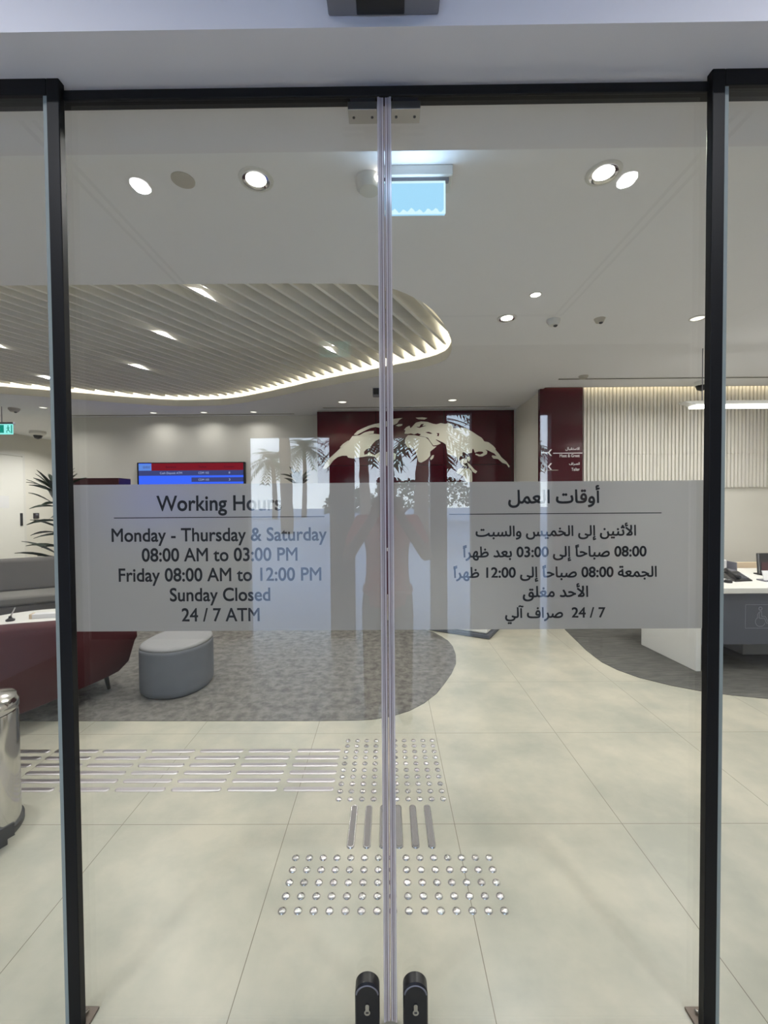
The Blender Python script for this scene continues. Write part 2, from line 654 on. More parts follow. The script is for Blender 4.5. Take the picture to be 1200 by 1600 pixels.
def lettering(body, x0, x1, y, z, mname, parent, name='lettering', bold=0.0, ysc=None, plane='xz', depth_face=-1, up=0.0):
    """flat lettering on a vertical plane at Y=y between x0 and x1, baseline z"""
    loops = glyph_loops(visual(body))
    areas = [sarea(l) for l in loops]
    host = [None] * len(loops)
    for i, l in enumerate(loops):
        best = None
        for j, k in enumerate(loops):
            if j != i and areas[i] * areas[j] < 0 and abs(areas[j]) > abs(areas[i]) and inside(l[0], k):
                if best is None or abs(areas[j]) < abs(areas[best]):
                    best = j
        host[i] = best
    if bold:
        new = []
        for i, l in enumerate(loops):
            s = 1 if areas[host[i] if host[i] is not None else i] > 0 else -1
            n = len(l)
            q = []
            for k in range(n):
                d1 = (l[k] - l[k - 1])
                d2 = (l[(k + 1) % n] - l[k])
                t = (d1.normalized() + d2.normalized())
                t = t.normalized() if t.length > 1e-6 else d1.normalized()
                q.append(l[k] + Vector((t.y, -t.x)) * s * bold)
            new.append(q)
        loops = new
    xs = [p.x for l in loops for p in l]
    sx = (x1 - x0) / (max(xs) - min(xs))
    sy = ysc if ysc else sx
    mb = MB()
    # fill by the non-zero winding rule, loop cluster by loop cluster (pen strokes of one glyph may cross themselves)
    boxes = [(min(p.x for p in l), max(p.x for p in l), min(p.y for p in l), max(p.y for p in l)) for l in loops]
    grp = list(range(len(loops)))
    for i in range(len(loops)):
        for j in range(i):
            a, b = boxes[i], boxes[j]
            if a[0] <= b[1] and b[0] <= a[1] and a[2] <= b[3] and b[2] <= a[3]:
                gi, gj = grp[i], grp[j]
                grp = [gj if g == gi else g for g in grp]
    for g in sorted(set(grp)):
        ls = [loops[i] for i in range(len(loops)) if grp[i] == g]
        pts, eds = [], []
        for l in ls:
            b = len(pts)
            pts += [Vector((p.x, p.y)) for p in l]
            eds += [(b + k, b + (k + 1) % len(l)) for k in range(len(l))]
        vs, _, fs, _, _, _ = delaunay_2d_cdt(pts, eds, [], 0, 1e-6)
        keep = []
        for f in fs:
            cx = sum(vs[k].x for k in f) / len(f)
            cy = sum(vs[k].y for k in f) / len(f)
            w = 0
            for l in ls:
                for k in range(len(l)):
                    p, q = l[k - 1], l[k]
                    if (p.y > cy) != (q.y > cy) and cx < (q.x - p.x) * (cy - p.y) / (q.y - p.y) + p.x:
                        w += 1 if q.y > p.y else -1
            if w:
                keep.append(f)
        mb.add([(x0 + (p.x - min(xs)) * sx, y, z + p.y * sy) for p in vs], keep, mname)
    return mb.build(name, parent, fix=False)
MAP = [[[(-1033,2057),(-997,2140),(-934,2215),(-850,2291),(-753,2379),(-662,2454),(-592,2520),(-550,2577),(-426,2590),(-302,2603),(-191,2609),(-108,2601),(-102,2532),(-178,2498),(-241,2430),(-276,2375),(-324,2366),(-366,2321),(-360,2273),(-311,2286),(-283,2320),(-242,2286),(-180,2264),(-180,2237),(-249,2251),(-304,2252),(-388,2239),(-471,2230),(-540,2216),(-623,2231),(-643,2261),(-719,2262),(-789,2242),(-858,2194),(-900,2139),(-935,2091),(-984,2050)]],[[(-180,2271),(-124,2312),(0,2318),(110,2303),(154,2282),(140,2200),(103,2166),(54,2118),(12,2084),(-57,2139),(-112,2144),(-153,2186),(-180,2227)]],[[(-530,2598),(-467,2659),(-384,2700),(-287,2740),(-190,2769),(-107,2782),(31,2822),(128,2849),(259,2862),(204,2825),(176,2777),(127,2753),(31,2734),(-80,2700),(-176,2721),(-259,2705),(-343,2665),(-412,2631),(-481,2593)]],[[(-440,2587),(-357,2633),(-274,2655),(-202,2657),(-208,2616),(-274,2609),(-357,2593)]],[[(-757,2397),(-704,2452),(-620,2506),(-609,2481),(-676,2430),(-732,2392)]],[[(152,2740),(196,2763),(261,2763),(251,2738),(196,2726)]],[[(472,2864),(583,2870),(662,2858),(617,2834),(514,2840)]],[[(285,2671),(323,2714),(375,2737),(391,2686),(347,2656),(306,2663)]],[[(423,2727),(479,2786),(562,2804),(658,2796),(754,2763),(809,2755),(878,2774),(947,2760),(1016,2773),(1064,2735),(1084,2684),(1167,2696),(1249,2693),(1304,2678),(1387,2630),(1469,2574),(1538,2532),(1579,2474),(1648,2459),(1717,2407),(1765,2355),(1758,2338),(1813,2276),(1854,2216),(1936,2144),(1989,2068),(1975,2050),(1939,2103),(1868,2128),(1799,2189),(1723,2198),(1700,2231),(1709,2249),(1778,2235),(1744,2276),(1648,2325),(1595,2345),(1628,2309),(1620,2268),(1551,2233),(1496,2233),(1434,2262),(1441,2279),(1510,2260),(1568,2287),(1551,2310),(1489,2313),(1427,2293),(1407,2352),(1386,2355),(1379,2293),(1303,2276),(1248,2304),(1225,2294),(1227,2253),(1179,2230),(1162,2148),(1138,2222),(1083,2245),(1028,2259),(986,2273),(959,2430),(918,2460),(808,2511),(792,2508),(880,2448),(822,2421),(759,2414),(709,2481),(684,2519),(670,2540),(615,2556),(533,2574),(560,2595),(505,2616),(450,2596),(395,2613),(340,2604),(292,2611),(306,2659),(368,2682),(403,2707)],[(809,2614),(853,2614),(847,2563),(813,2566),(829,2590)],[(627,2629),(685,2636),(747,2608),(712,2601),(657,2615)],[(465,2720),(534,2719),(561,2760),(610,2767),(582,2733),(651,2735),(575,2712),(533,2699)]],[[(312,2543),(347,2583),(450,2583),(533,2565),(629,2547),(677,2509),(725,2440),(752,2399),(810,2401),(766,2364),(705,2316),(705,2248),(655,2193),(613,2166),(558,2139),(517,2153),(496,2225),(476,2307),(449,2360),(394,2377),(339,2388),(305,2446),(298,2501)]],[[(702,2206),(738,2257),(768,2260),(754,2209),(717,2179)]],[[(1169,2164),(1193,2164),(1248,2108),(1298,2069),(1261,2070),(1206,2116)]],[[(1193,2175),(1248,2205),(1303,2177),(1303,2133),(1261,2119),(1206,2147)]],[[(1289,2215),(1338,2241),(1354,2190),(1330,2146),(1310,2174)]],[[(1303,2135),(1344,2108),(1416,2024),(1464,1994),(1440,1958),(1399,1980),(1358,2036),(1323,2077)]],[[(1127,1971),(1151,2026),(1192,2047),(1275,2039),(1330,2036),(1378,1994),(1385,1845),(1364,1777),(1309,1798),(1274,1846),(1247,1902),(1203,1941)]]]

# ================================================================== SETTING
def struct(mb, name, label, cat, **k):
    return tag(mb.build(name, None, **k), label, cat, None, 'structure')


ZC = 3.0            # banking hall ceiling
ZV = 3.2            # entrance lobby ceiling
SLAB_Z = 3.62
XL, XR = -7.78, 5.30

struct(MB().box(XL - 0.1, XR + 0.1, -2.6, 11.2, -0.12, 0.0, 'floor'), 'floor', 'large square beige stone-look floor tiles with thin dark joints', 'floor')
struct(MB().box(XL - 0.1, XR + 0.1, -2.6, 11.2, SLAB_Z, SLAB_Z + 0.1, 'white_wall'), 'sky_block_slab', 'unseen slab added above hall and lobby ceilings to keep sky light out', 'slab')  # unseen slab, added so no sky light leaks in over the ceilings

# recess outline in the hall ceiling
RECESS = [(-5.4, 2.96), (-2.631, 2.943), (-1.32, 2.953), (-0.447, 2.962), (-0.097, 2.985), (0.05, 3.04), (0.175, 3.141), (0.331, 3.316),
          (0.462, 3.573), (0.578, 3.901), (0.640, 4.155), (0.658, 4.43), (0.62, 4.60), (0.52, 4.73), (0.339, 4.878), (0.066, 5.038),
          (-0.339, 5.287), (-0.857, 5.59), (-1.564, 6.07), (-2.02, 6.36), (-2.30, 6.50), (-2.585, 6.585), (-3.088, 6.614), (-3.453, 6.556),
          (-3.993, 6.33), (-4.47, 6.09), (-4.796, 5.94), (-5.19, 5.77), (-5.75, 5.45), (-6.1, 5.0), (-6.25, 4.4), (-6.15, 3.7), (-5.85, 3.2)]


def smooth_loop(pts, it=2):
    for _ in range(it):
        q = []
        for i in range(len(pts)):
            a, b = pts[i], pts[(i + 1) % len(pts)]
            q.append((a[0] * 0.75 + b[0] * 0.25, a[1] * 0.75 + b[1] * 0.25))
            q.append((a[0] * 0.25 + b[0] * 0.75, a[1] * 0.25 + b[1] * 0.75))
        pts = q
    return pts


def offset_loop(pts, d):
    out = []
    n = len(pts)
    for i in range(n):
        a, b, c = Vector(pts[i - 1]), Vector(pts[i]), Vector(pts[(i + 1) % n])
        t = ((b - a).normalized() + (c - b).normalized()).normalized()
        out.append((b.x + t.y * d, b.y - t.x * d))
    return out


def area2(l):
    return sum(l[i][0] * l[(i + 1) % len(l)][1] - l[(i + 1) % len(l)][0] * l[i][1] for i in range(len(l)))


REC = smooth_loop(RECESS, 1)
if area2(REC) < 0:
    REC.reverse()
cm = MB()
outer = [(XL, 1.43), (XR, 1.43), (XR, 5.72), (2.10, 5.72), (2.10, 11.1), (XL, 11.1)]
flat = outer + REC
tri = tessellate_polygon([[Vector((x, y, 0)) for x, y in outer], [Vector((x, y, 0)) for x, y in REC]])
cm.add([(x, y, ZC) for x, y in flat], tri, 'ceiling')
cm.add([(x, y, ZC + 0.02) for x, y in flat], tri, 'ceiling')
n = len(REC)
RIM = offset_loop(REC, 0.02)
cm.add([(x, y, ZC) for x, y in REC] + [(x, y, ZC + 0.10) for x, y in REC] + [(x, y, ZC + 0.10) for x, y in RIM] + [(x, y, ZC + 0.01) for x, y in RIM],
       [(k * n + i, k * n + (i + 1) % n, (k + 1) * n + (i + 1) % n, (k + 1) * n + i) for k in range(3) for i in range(n)], 'white_wall')
cm.box(2.10, XR, 5.70, 5.72, ZC, ZC + 0.06, 'ceiling')
struct(cm, 'ceiling', 'pale grey plaster ceiling with curved recess opening and wall slot', 'ceiling', fix=False)

# cove box above the recess: deck and curved side
COVE = offset_loop(REC, 0.22)
ck = MB()
ck.add([(x, y, ZC + 0.02) for x, y in COVE] + [(x, y, ZC + 0.37) for x, y in COVE], [(i, (i + 1) % n, n + (i + 1) % n, n + i) for i in range(n)], 'white_wall')
tri = tessellate_polygon([[Vector((x, y, 0)) for x, y in COVE]])
ck.add([(x, y, ZC + 0.37) for x, y in COVE], tri, 'white_wall')
struct(ck, 'ceiling_recess', 'white deck and sides of the curved ceiling recess above the baffles', 'ceiling recess', fix=False)

# walls of the hall
struct(MB().box(XL - 0.1, XL, -2.6, 11.2, 0, SLAB_Z, 'white_wall'), 'wall_left', 'far left white wall with a flush pale door', 'wall')
struct(MB().box(XL, XR, 11.1, 11.2, 0, SLAB_Z, 'white_wall'), 'wall_back', 'white wall closing the corridor behind the television wall', 'wall')
struct(MB().box(XR, XR + 0.1, -2.6, 11.2, 0, SLAB_Z, 'white_wall'), 'wall_right', 'plain white wall at the right of the hall', 'wall')
struct(MB().box(-5.55, -1.12, 7.38, 7.50, 0, SLAB_Z, 'white_wall'), 'wall_television', 'white wall carrying the large blue and red screen', 'wall')
rw = MB().box(-1.12, 2.10, 7.0, 7.12, 0, SLAB_Z, 'white_wall')
rw.box(-1.12, 2.06, 6.965, 7.0, 0, 2.975, 'red_panel')
struct(rw, 'wall_map', 'dark red panelled back wall behind the world map', 'wall')
struct(MB().box(2.10, 2.2, 5.85, 7.12, 0, SLAB_Z, 'white_wall'), 'wall_return', 'short white wall between dark red wall and ribbed wall', 'wall')
fw_ = MB().box(2.2, XR, 5.86, 5.96, 0, SLAB_Z, 'white_wall')
fw_.box(2.10, 2.2, 5.85, 5.86, 0, 3.3, 'white_wall')
fw_.box(2.64, XR, 5.84, 5.86, 1.67, 3.25, 'white_wall')
k = 0
x = 2.66
while x < XR - 0.03:
    for z0, z1 in ((1.67, 2.122), (2.128, 3.25)):
        fw_.box(x, x + 0.027, 5.818, 5.84, z0, z1, 'white_wall')
    x += 0.0495
struct(fw_, 'wall_right_rear', 'white vertically ribbed wall panel washed from above with warm light', 'wall', fix=False)

# lintel and front wall around the glass entrance
lm = MB()
lm.box(XL, XR, 1.063, 1.43, 2.65, SLAB_Z, 'lobby_wall')
lm.box(XL, -2.60, 1.063, 1.30, 0, 2.65, 'lobby_wall')
lm.box(2.60, XR, 1.063, 1.30, 0, 2.65, 'lobby_wall')
struct(lm, 'wall_front', 'pale lavender-white wall and lintel above the glass entrance', 'wall', fix=False)

# lobby behind the viewer: ceiling, side walls, colonnade open to the street
vc = MB().box(-3.3, 3.3, -2.6, 1.063, ZV, ZV + 0.05, 'ceiling')
for x0, x1, y0, y1 in ((-1.62, -1.60, -1.55, 0.9), (-1.56, -1.54, -1.55, 0.9), (1.54, 1.56, -1.55, 0.9), (1.60, 1.62, -1.55, 0.9), (-1.62, 1.62, -1.57, -1.55)):
    vc.box(x0, x1, y0, y1, ZV - 0.004, ZV + 0.001, 'grey_plastic')
struct(vc, 'ceiling_lobby', 'white entrance lobby ceiling with a fine dark groove', 'ceiling', fix=False)
struct(MB().box(-3.4, -3.3, -2.6, 1.063, 0, SLAB_Z, 'lobby_wall'), 'wall_lobby_left', 'pale side wall of the entrance lobby at left', 'wall')
struct(MB().box(3.3, 3.4, -2.6, 1.063, 0, SLAB_Z, 'lobby_wall'), 'wall_lobby_right', 'pale side wall of the entrance lobby at right', 'wall')
bw = MB()
for x0, x1 in ((-3.3, -1.53), (-0.63, -0.36), (0.48, 0.66), (0.93, 1.68), (1.80, 3.3)):
    bw.box(x0, x1, -2.42, -2.30, 0, SLAB_Z, 'dark_column')
for x0, x1, zt in ((-1.53, -0.63, 2.23), (-0.36, 0.48, 2.22), (0.66, 0.93, 2.47), (1.68, 1.80, 2.46)):
    bw.box(x0, x1, -2.42, -2.30, zt, SLAB_Z, 'dark_column')
struct(bw, 'wall_lobby_rear', 'dark street-side wall of the lobby with tall openings', 'wall', fix=False)
struct(MB().box(-80, 80, -110, -2.6, -0.14, -0.02, 'asphalt'), 'road', 'pale sunlit road outside the lobby', 'road')

# ------------------------------------------------------------------ frame of the entrance
fr = MB()
for s in (-1, 1):
    fr.box(*sorted((s * 0.878, s * 0.912)), 1.176, 1.198, 0, 2.652, 'black')
    fr.box(*sorted((s * 0.912, s * 2.60)), 1.176, 1.198, 2.608, 2.652, 'black')
    fr.box(*sorted((s * 2.56, s * 2.60)), 1.176, 1.198, 0, 2.608, 'black')
fr.box(-0.878, 0.878, 1.190, 1.1985, 2.606, 2.632, 'black')
fr.box(-2.6, 2.6, 1.214, 1.250, 2.6295, 2.655, 'black')
struct(fr, 'trim_1', 'black aluminium frame around the glass doors and side panes', 'door frame', fix=False, bevel=0.002)

for nm, s, side in (('window_1', -1, 'left'), ('window_2', 1, 'right')):
    a, b = sorted((s * 0.925, s * 2.56))
    w = struct(MB().box(a, b, 1.182, 1.194, -0.003, 2.61, 'glass'), nm, 'fixed clear glass side pane %s of the sliding doors' % side, 'window')
    a, b = sorted((s * 0.914, s * 0.924))
    MB().box(a, b, 1.180, 1.196, 0.0, 2.608, 'glass_edge').build('edge_gasket', w)
    a, b = sorted((s * 0.8665, s * 0.91))
    g = MB().prism([(a, 1.15), (b, 1.15), (b, 1.238), (a, 1.238)], 0.0, 0.008, 'dull_steel')
    g.tube([((a + b) / 2, 1.225, 0.013), ((a + b) / 2 + s * 0.012, 1.195, 0.016)], 0.004, 'polished')
    tag(g.build('floor_guide', None, bevel=0.002), 'small steel floor guide plate at the foot of the %s black post' % side, 'floor guide', 'door floor guides')

# ------------------------------------------------------------------ sliding doors
GY0, GY1 = 1.200, 1.212
LY = 1.2126          # lettering
FY = 1.2132          # film
EN = [('Working Hours', -0.654, -0.299, 1.481, 0.0415, 0.022), ('Monday - Thursday & Saturday', -0.784, -0.171, 1.394, 0.0365, 0.020),
      ('08:00 AM to 03:00 PM', -0.699, -0.255, 1.337, 0.0365, 0.020), ('Friday 08:00 AM to 12:00 PM', -0.766, -0.188, 1.280, 0.0365, 0.020),
      ('Sunday Closed', -0.621, -0.334, 1.223, 0.0365, 0.020), ('24 / 7 ATM', -0.588, -0.365, 1.165, 0.0365, 0.020)]
AR = [('أوقات العمل', 0.342, 0.600, 1.495, 0.045), ('الأثنين إلى الخميس والسبت', 0.250, 0.702, 1.402, 0.0355),
      ('08:00 صباحاً إلى 03:00 بعد ظهراً', 0.214, 0.732, 1.343, 0.0355), ('الجمعة 08:00 صباحاً إلى 12:00 ظهراً', 0.187, 0.761, 1.285, 0.0355),
      ('الأحد مغلق', 0.383, 0.568, 1.229, 0.0355), ('7 / 24  صراف آلي', 0.333, 0.617, 1.170, 0.0355)]
d_en = glyph_loops('H')
CAP = max(p.y for l in d_en for p in l)

doors = []
for nm, s, side, txt in (('door_1', -1, 'left', 'English'), ('door_2', 1, 'right', 'Arabic')):
    d = thing(nm, '%s sliding glass door leaf with frosted band and %s working hours' % (side, txt), 'door', (s * 0.45, 1.206, 0), kind='structure')
    a, b = sorted((s * 0.019, s * 0.91))
    MB().box(a, b, GY0, GY1, -0.003, 2.629, 'glass').build('glass_pane', d)
    MB().quad([(a, FY, 1.137), (b, FY, 1.137), (b, FY, 1.556), (a, FY, 1.556)], 'film').build('frosted_band', d, fix=False)
    # centre seal: clear ribbed strip
    sm = MB()
    for x0, x1, yf, mm in ((0.0012, 0.0028, 1.199, 'seal_dark'), (0.0028, 0.0075, 1.197, 'seal'), (0.0075, 0.0095, 1.199, 'seal_dark'), (0.0095, 0.0125, 1.196, 'seal'),
                           (0.0125, 0.0135, 1.199, 'seal_dark'), (0.0135, 0.019, 1.194, 'seal')):
        x0, x1 = sorted((s * x0, s * x1))
        sm.box(x0, x1, yf, 1.216, 0.012, 2.629, mm)
    sm.build('edge_seal', d, fix=False)
    # top clip
    a, b = sorted((s * 0.020, s * 0.101))
    tc_ = MB().box(a, b, 1.222, 1.262, 2.592, 2.618, 'steel')
    a2, b2 = sorted((s * 0.024, s * 0.095))
    tc_.box(a2, b2, 1.222, 1.262, 2.618, 2.640, 'grey_plastic')
    tc_.box(a, b, 1.2135, 1.222, 2.590, 2.612, 'steel')
    for xx in (s * 0.034, s * 0.086):
        tc_.lathe([(0.0, -0.001), (0.004, -0.001), (0.004, 0.001), (0.0, 0.001)], 'dark_plastic', (xx, 1.240, 2.591), 10, cap=False)
    tc_.build('top_clip', d, fix=False, bevel=0.0012)
    # floor lock: rounded black housing clamped round the glass, key cylinder in front
    lx = -0.0655 if s < 0 else 0.0705
    prof = []
    R = 0.0345
    for i in range(17):
        t = PI * i / 16
        prof.append((lx + R * math.cos(t), 0.115 + R * math.sin(t)))
    prof = [(lx + R, 0.014)] + prof + [(lx - R, 0.014)]
    lk = MB()
    rings = []
    for yy, sc in ((1.174, 0.90), (1.178, 1.0), (1.206, 1.0), (1.2085, 0.93)):
        rings.append([(lx + (px - lx) * sc, yy, 0.014 + (pz - 0.014) * (1 - (1 - sc) * 0.3)) for px, pz in prof])
    lk.loft(rings, 'dark_plastic')
    lock = lk.build('floor_lock', d, smooth=40)
    lip = []
    for i in range(15):
        t = PI * (0.06 + 0.88 * i / 14)
        lip.append((lx + 0.0315 * math.cos(t), 1.1745, 0.111 + 0.0315 * math.sin(t)))
    MB().tube(lip, 0.0022, 'grey_plastic', 6).build('lip', lock, smooth=True)
    ky = MB()
    pear = [(lx + 0.0085 * math.cos(t), 0.070 + 0.0085 * math.sin(t)) for t in [PI * (0.78 + 1.44 * i / 14) for i in range(15)]]
    pear += [(lx + 0.0052, 0.077), (lx + 0.0052, 0.090), (lx + 0.003, 0.0935), (lx - 0.003, 0.0935), (lx - 0.0052, 0.090), (lx - 0.0052, 0.077)]
    ky.loft([[(px, yy, pz) for px, pz in pear] for yy in (1.1695, 1.178)], 'polished')
    ky.box(lx - 0.004, lx + 0.004, 1.1685, 1.1697, 0.0685, 0.0715, 'dark_plastic')
    ky.build('key_cylinder', lock, fix=False)
    if s < 0:
        for body, x0, x1, z, h, bold in EN:
            lettering(body, x0, x1, LY, z, 'lettering', d, bold=bold, ysc=h / CAP)
        MB().box(-0.776, -0.177, LY - 0.0002, LY + 0.0002, 1.4600, 1.4625, 'lettering').build('rule', d)
    else:
        for body, x0, x1, z, h in AR:
            lettering(body, x0, x1, LY, z, 'lettering', d, bold=0.026)
        MB().box(0.175, 0.773, LY - 0.0002, LY + 0.0002, 1.4637, 1.4662, 'lettering').build('rule', d)
    doors.append(d)

# motion sensor on the wall above the doors
t = thing('motion_sensor', 'grey door sensor with black centre window on wall above the glass doors', 'sensor', (0, 1.063, 2.69))
MB().box(-0.133, 0.133, 1.018, 1.063, 2.675, 2.775, 'grey_plastic').build('body', t, bevel=0.004)
MB().box(-0.064, 0.050, 1.012, 1.058, 2.672, 2.772, 'dark_plastic').build('window', t, bevel=0.002)

# ------------------------------------------------------------------ doors and fittings of the far left wall
t = thing('door_3', 'flush pale cream door in the far left wall', 'door', (XL, 8.7, 0), kind='structure')
MB().box(XL, XL + 0.03, 8.15, 9.10, 0.0, 2.52, 'white').build('door_panel', t, bevel=0.003)
dm = MB()
dm.box(XL, XL + 0.02, 9.11, 9.17, 0, 2.58, 'white_plastic').box(XL, XL + 0.02, 8.08, 8.14, 0, 2.58, 'white_plastic').box(XL, XL + 0.02, 8.14, 9.11, 2.53, 2.58, 'white_plastic')
dm.build('door_frame', t, fix=False)
MB().box(XL + 0.03, XL + 0.045, 9.0, 9.055, 1.06, 1.33, 'dark_plastic').build('handle_plate', t, bevel=0.003)
tag(MB().box(XL + 0.0305, XL + 0.034, 8.50, 8.74, 1.44, 1.69, 'paper').build('notice_sheet'), 'white paper notice taped to the far left cream door', 'notice')
ar = thing('card_reader', 'small black card reader on wall right of the cream door', 'card reader', (XL, 9.43, 1.22))
MB().box(XL, XL + 0.03, 9.37, 9.50, 1.20, 1.32, 'dark_plastic').build('body', ar, bevel=0.004)
MB().box(XL + 0.03, XL + 0.032, 9.40, 9.47, 1.27, 1.305, 'grey_plastic').build('keypad', ar)

# ================================================================== CEILING THINGS
# baffle feature
DX, DY = math.sin(math.radians(28)), math.cos(math.radians(28))
bt = thing('baffle_ceiling', 'curved recess of slim white ceiling baffles with glowing cove edge', 'baffle ceiling', (-2.8, 4.7, ZC + 0.13))
BOUND = offset_loop(REC, 0.0)


def clip_line(off):
    """intersections of the line {p . n = off} with BOUND, as parameters along the baffle direction"""
    nx, ny = DY, -DX
    hits = []
    for i in range(len(BOUND)):
        a, b = BOUND[i], BOUND[(i + 1) % len(BOUND)]
        da, db = a[0] * nx + a[1] * ny - off, b[0] * nx + b[1] * ny - off
        if (da > 0) != (db > 0):
            q = da / (da - db)
            px, py = a[0] + (b[0] - a[0]) * q, a[1] + (b[1] - a[1]) * q
            hits.append(px * DX + py * DY)
    return sorted(hits)


lo = min(p[0] * DY - p[1] * DX for p in BOUND)
hi = max(p[0] * DY - p[1] * DX for p in BOUND)
off = lo + 0.06
PITCH = 0.145
while off < hi - 0.03:
    h = clip_line(off)
    if len(h) >= 2:
        s0, s1 = h[0] + 0.02, h[-1] - 0.02
        b = MB()
        cs = [(-0.014, 0.33), (-0.014, 0.135), (0.014, 0.135), (0.014, 0.33)]
        rings = [[(off * DY + s * DX + w * DY, -off * DX + s * DY - w * DX, ZC + z) for w, z in cs] for s in (s0, s1)]
        b.loft(rings, 'fin')
        b.build('baffle', bt, fix=True)
    off += PITCH
# LED strip lying on the rim of the recess
S0, S1 = offset_loop(REC, 0.06), offset_loop(REC, 0.11)
sb = MB()
sb.add([(x, y, ZC + 0.06) for x, y in S0] + [(x, y, ZC + 0.06) for x, y in S1], [(i, (i + 1) % n, n + (i + 1) % n, n + i) for i in range(n)], 'cove')
sb.build('led_strip', bt, fix=False)

# downlights
def downlight(loc, label, r=0.055, lamp='lamp', power=0, name='downlight', group='round recessed ceiling downlights', color=(1, 0.97, 0.93), deep=False):
    x, y, z = loc
    t = thing(name, label, 'downlight', loc, group=group)
    MB().lathe([(r * 1.28, 0.0), (r * 1.24, -0.006), (r * 1.05, -0.007), (r * 0.98, -0.001), (r * 0.98, 0.0)], 'white_plastic', loc, 24, cap=False).build('trim_ring', t, smooth=True, fix=False)
    if deep:
        MB().lathe([(r * 1.0, -0.009), (r * 0.86, -0.007), (r * 0.74, -0.002)], 'polished', loc, 24, cap=False).build('reflector', t, smooth=True, fix=False)
        MB().lathe([(0.0, -0.0022), (r * 0.78, -0.0022)], lamp, loc, 24, cap=False).build('lamp_lens', t, fix=False)
    else:
        MB().lathe([(0.0, -0.0025), (r * 0.98, -0.0025)], lamp, loc, 24, cap=False).build('lamp_lens', t, fix=False)
    if power:
        area_light(name + '_light', (x, y, z - 0.012), r * 1.8, power, color, spread=150)
    return t


POWER = 26
DL = [((-0.595, 2.015, ZC), 'bright round downlight near the doors, left of the centre seam', 0.062, POWER, 'lamp'),
      ((1.002, 2.003, ZC), 'bright round downlight near the doors, right of the centre seam', 0.062, POWER, 'lamp'),
      ((1.089, 3.151, ZC), 'smaller square-looking downlight ahead of the hall smoke detector', 0.035, POWER * 0.7, 'lamp'),
      ((0.992, 3.549, ZC), 'bright round downlight beside the curved ceiling recess', 0.062, POWER, 'lamp'),
      ((2.571, 3.587, ZC), 'round downlight partly behind the right black post', 0.05, POWER, 'lamp_far'),
      ((0.976, 6.355, ZC), 'round downlight before the dark red wall, right of the seam', 0.06, POWER * 0.5, 'lamp_far'),
      ((-0.652, 6.413, ZC), 'round downlight before the dark red wall, left of the seam', 0.06, POWER * 0.5, 'lamp_far'),
      ((-2.175, 7.05, ZC), 'small downlight over the white wall, nearest the dark red wall', 0.05, POWER * 0.2, 'lamp_far'),
      ((-2.994, 7.05, ZC), 'small downlight over the middle of the television screen', 0.05, POWER * 0.2, 'lamp_far'),
      ((-3.823, 7.05, ZC), 'small downlight over the white wall at the kiosk end', 0.05, POWER * 0.2, 'lamp_far'),
      ((-5.282, 6.60, ZC), 'small downlight near the left black post above the green exit sign', 0.05, POWER * 0.6, 'lamp_far')]
for loc, lab, r, p, lm_ in DL:
    downlight(loc, lab, r, lm_, p, deep=(r == 0.062))
# bare lamps without fittings, added to light the hall evenly
for i, loc in enumerate([(-3.6, 2.0, ZC), (3.2, 2.1, ZC), (4.3, 3.4, ZC), (4.2, 4.9, ZC), (3.1, 4.9, ZC), (-6.9, 3.0, ZC), (-6.9, 5.2, ZC), (-6.6, 9.2, ZC), (-6.7, 7.6, ZC), (-2.0, 1.9, ZC)]):
    area_light('ceiling_light', (loc[0], loc[1], ZC - 0.012), 0.11, POWER * (3.0 if loc[1] > 7 else 1), (1, 0.97, 0.93), spread=150)
# spots between the baffles
for (x, y), lab in (((-1.33, 3.33), 'small spot between the baffles, nearest the doors'), ((-2.16, 4.19), 'spot between the baffles in the middle of the recess'),
                    ((-2.86, 5.1), 'spot between the baffles, just behind the middle one'), ((-0.55, 4.62), 'spot between the baffles close to the centre seam'),
                    ((-3.95, 4.35), 'spot between the baffles at the left picture edge'), ((-4.35, 5.55), 'spot between the baffles beside the left black post')):
    # slide the spot sideways into the middle of a gap
    o_ = x * DY - y * DX
    g = lo + 0.06 + (round((o_ - lo - 0.06) / PITCH - 0.5) + 0.5) * PITCH
    x, y = x + (g - o_) * DY, y - (g - o_) * DX
    downlight((x, y, ZC + 0.19), lab, 0.034, 'lamp', POWER * 1.0, 'baffle_spot', 'spots between the ceiling baffles')
for x, lab in ((-1.30, 'lobby downlight at the left, seen mirrored in the left door'), (1.28, 'lobby downlight at the right, seen mirrored in the right door')):
    downlight((x, 0.10, ZV), lab, 0.046, 'lamp_bright', 40, 'lobby_downlight', 'lobby ceiling downlights', (0.93, 0.95, 1))

# detectors, speaker, cameras
def disc(name, label, cat, loc, prof, mname, extra=None):
    t = thing(name, label, cat, loc)
    MB().lathe(prof, mname, loc, 24).build('body', t, smooth=40)
    if extra:
        extra(t, loc)
    return t


def eye(mname, dx, dz, r):
    def f(t, loc):
        MB().lathe([(0, -r), (r * 0.7, -r * 0.7), (r, 0), (0, 0)], mname, (loc[0] + dx, loc[1], loc[2] + dz), 14, cap=False).build('lens', t, smooth=True)
    return f


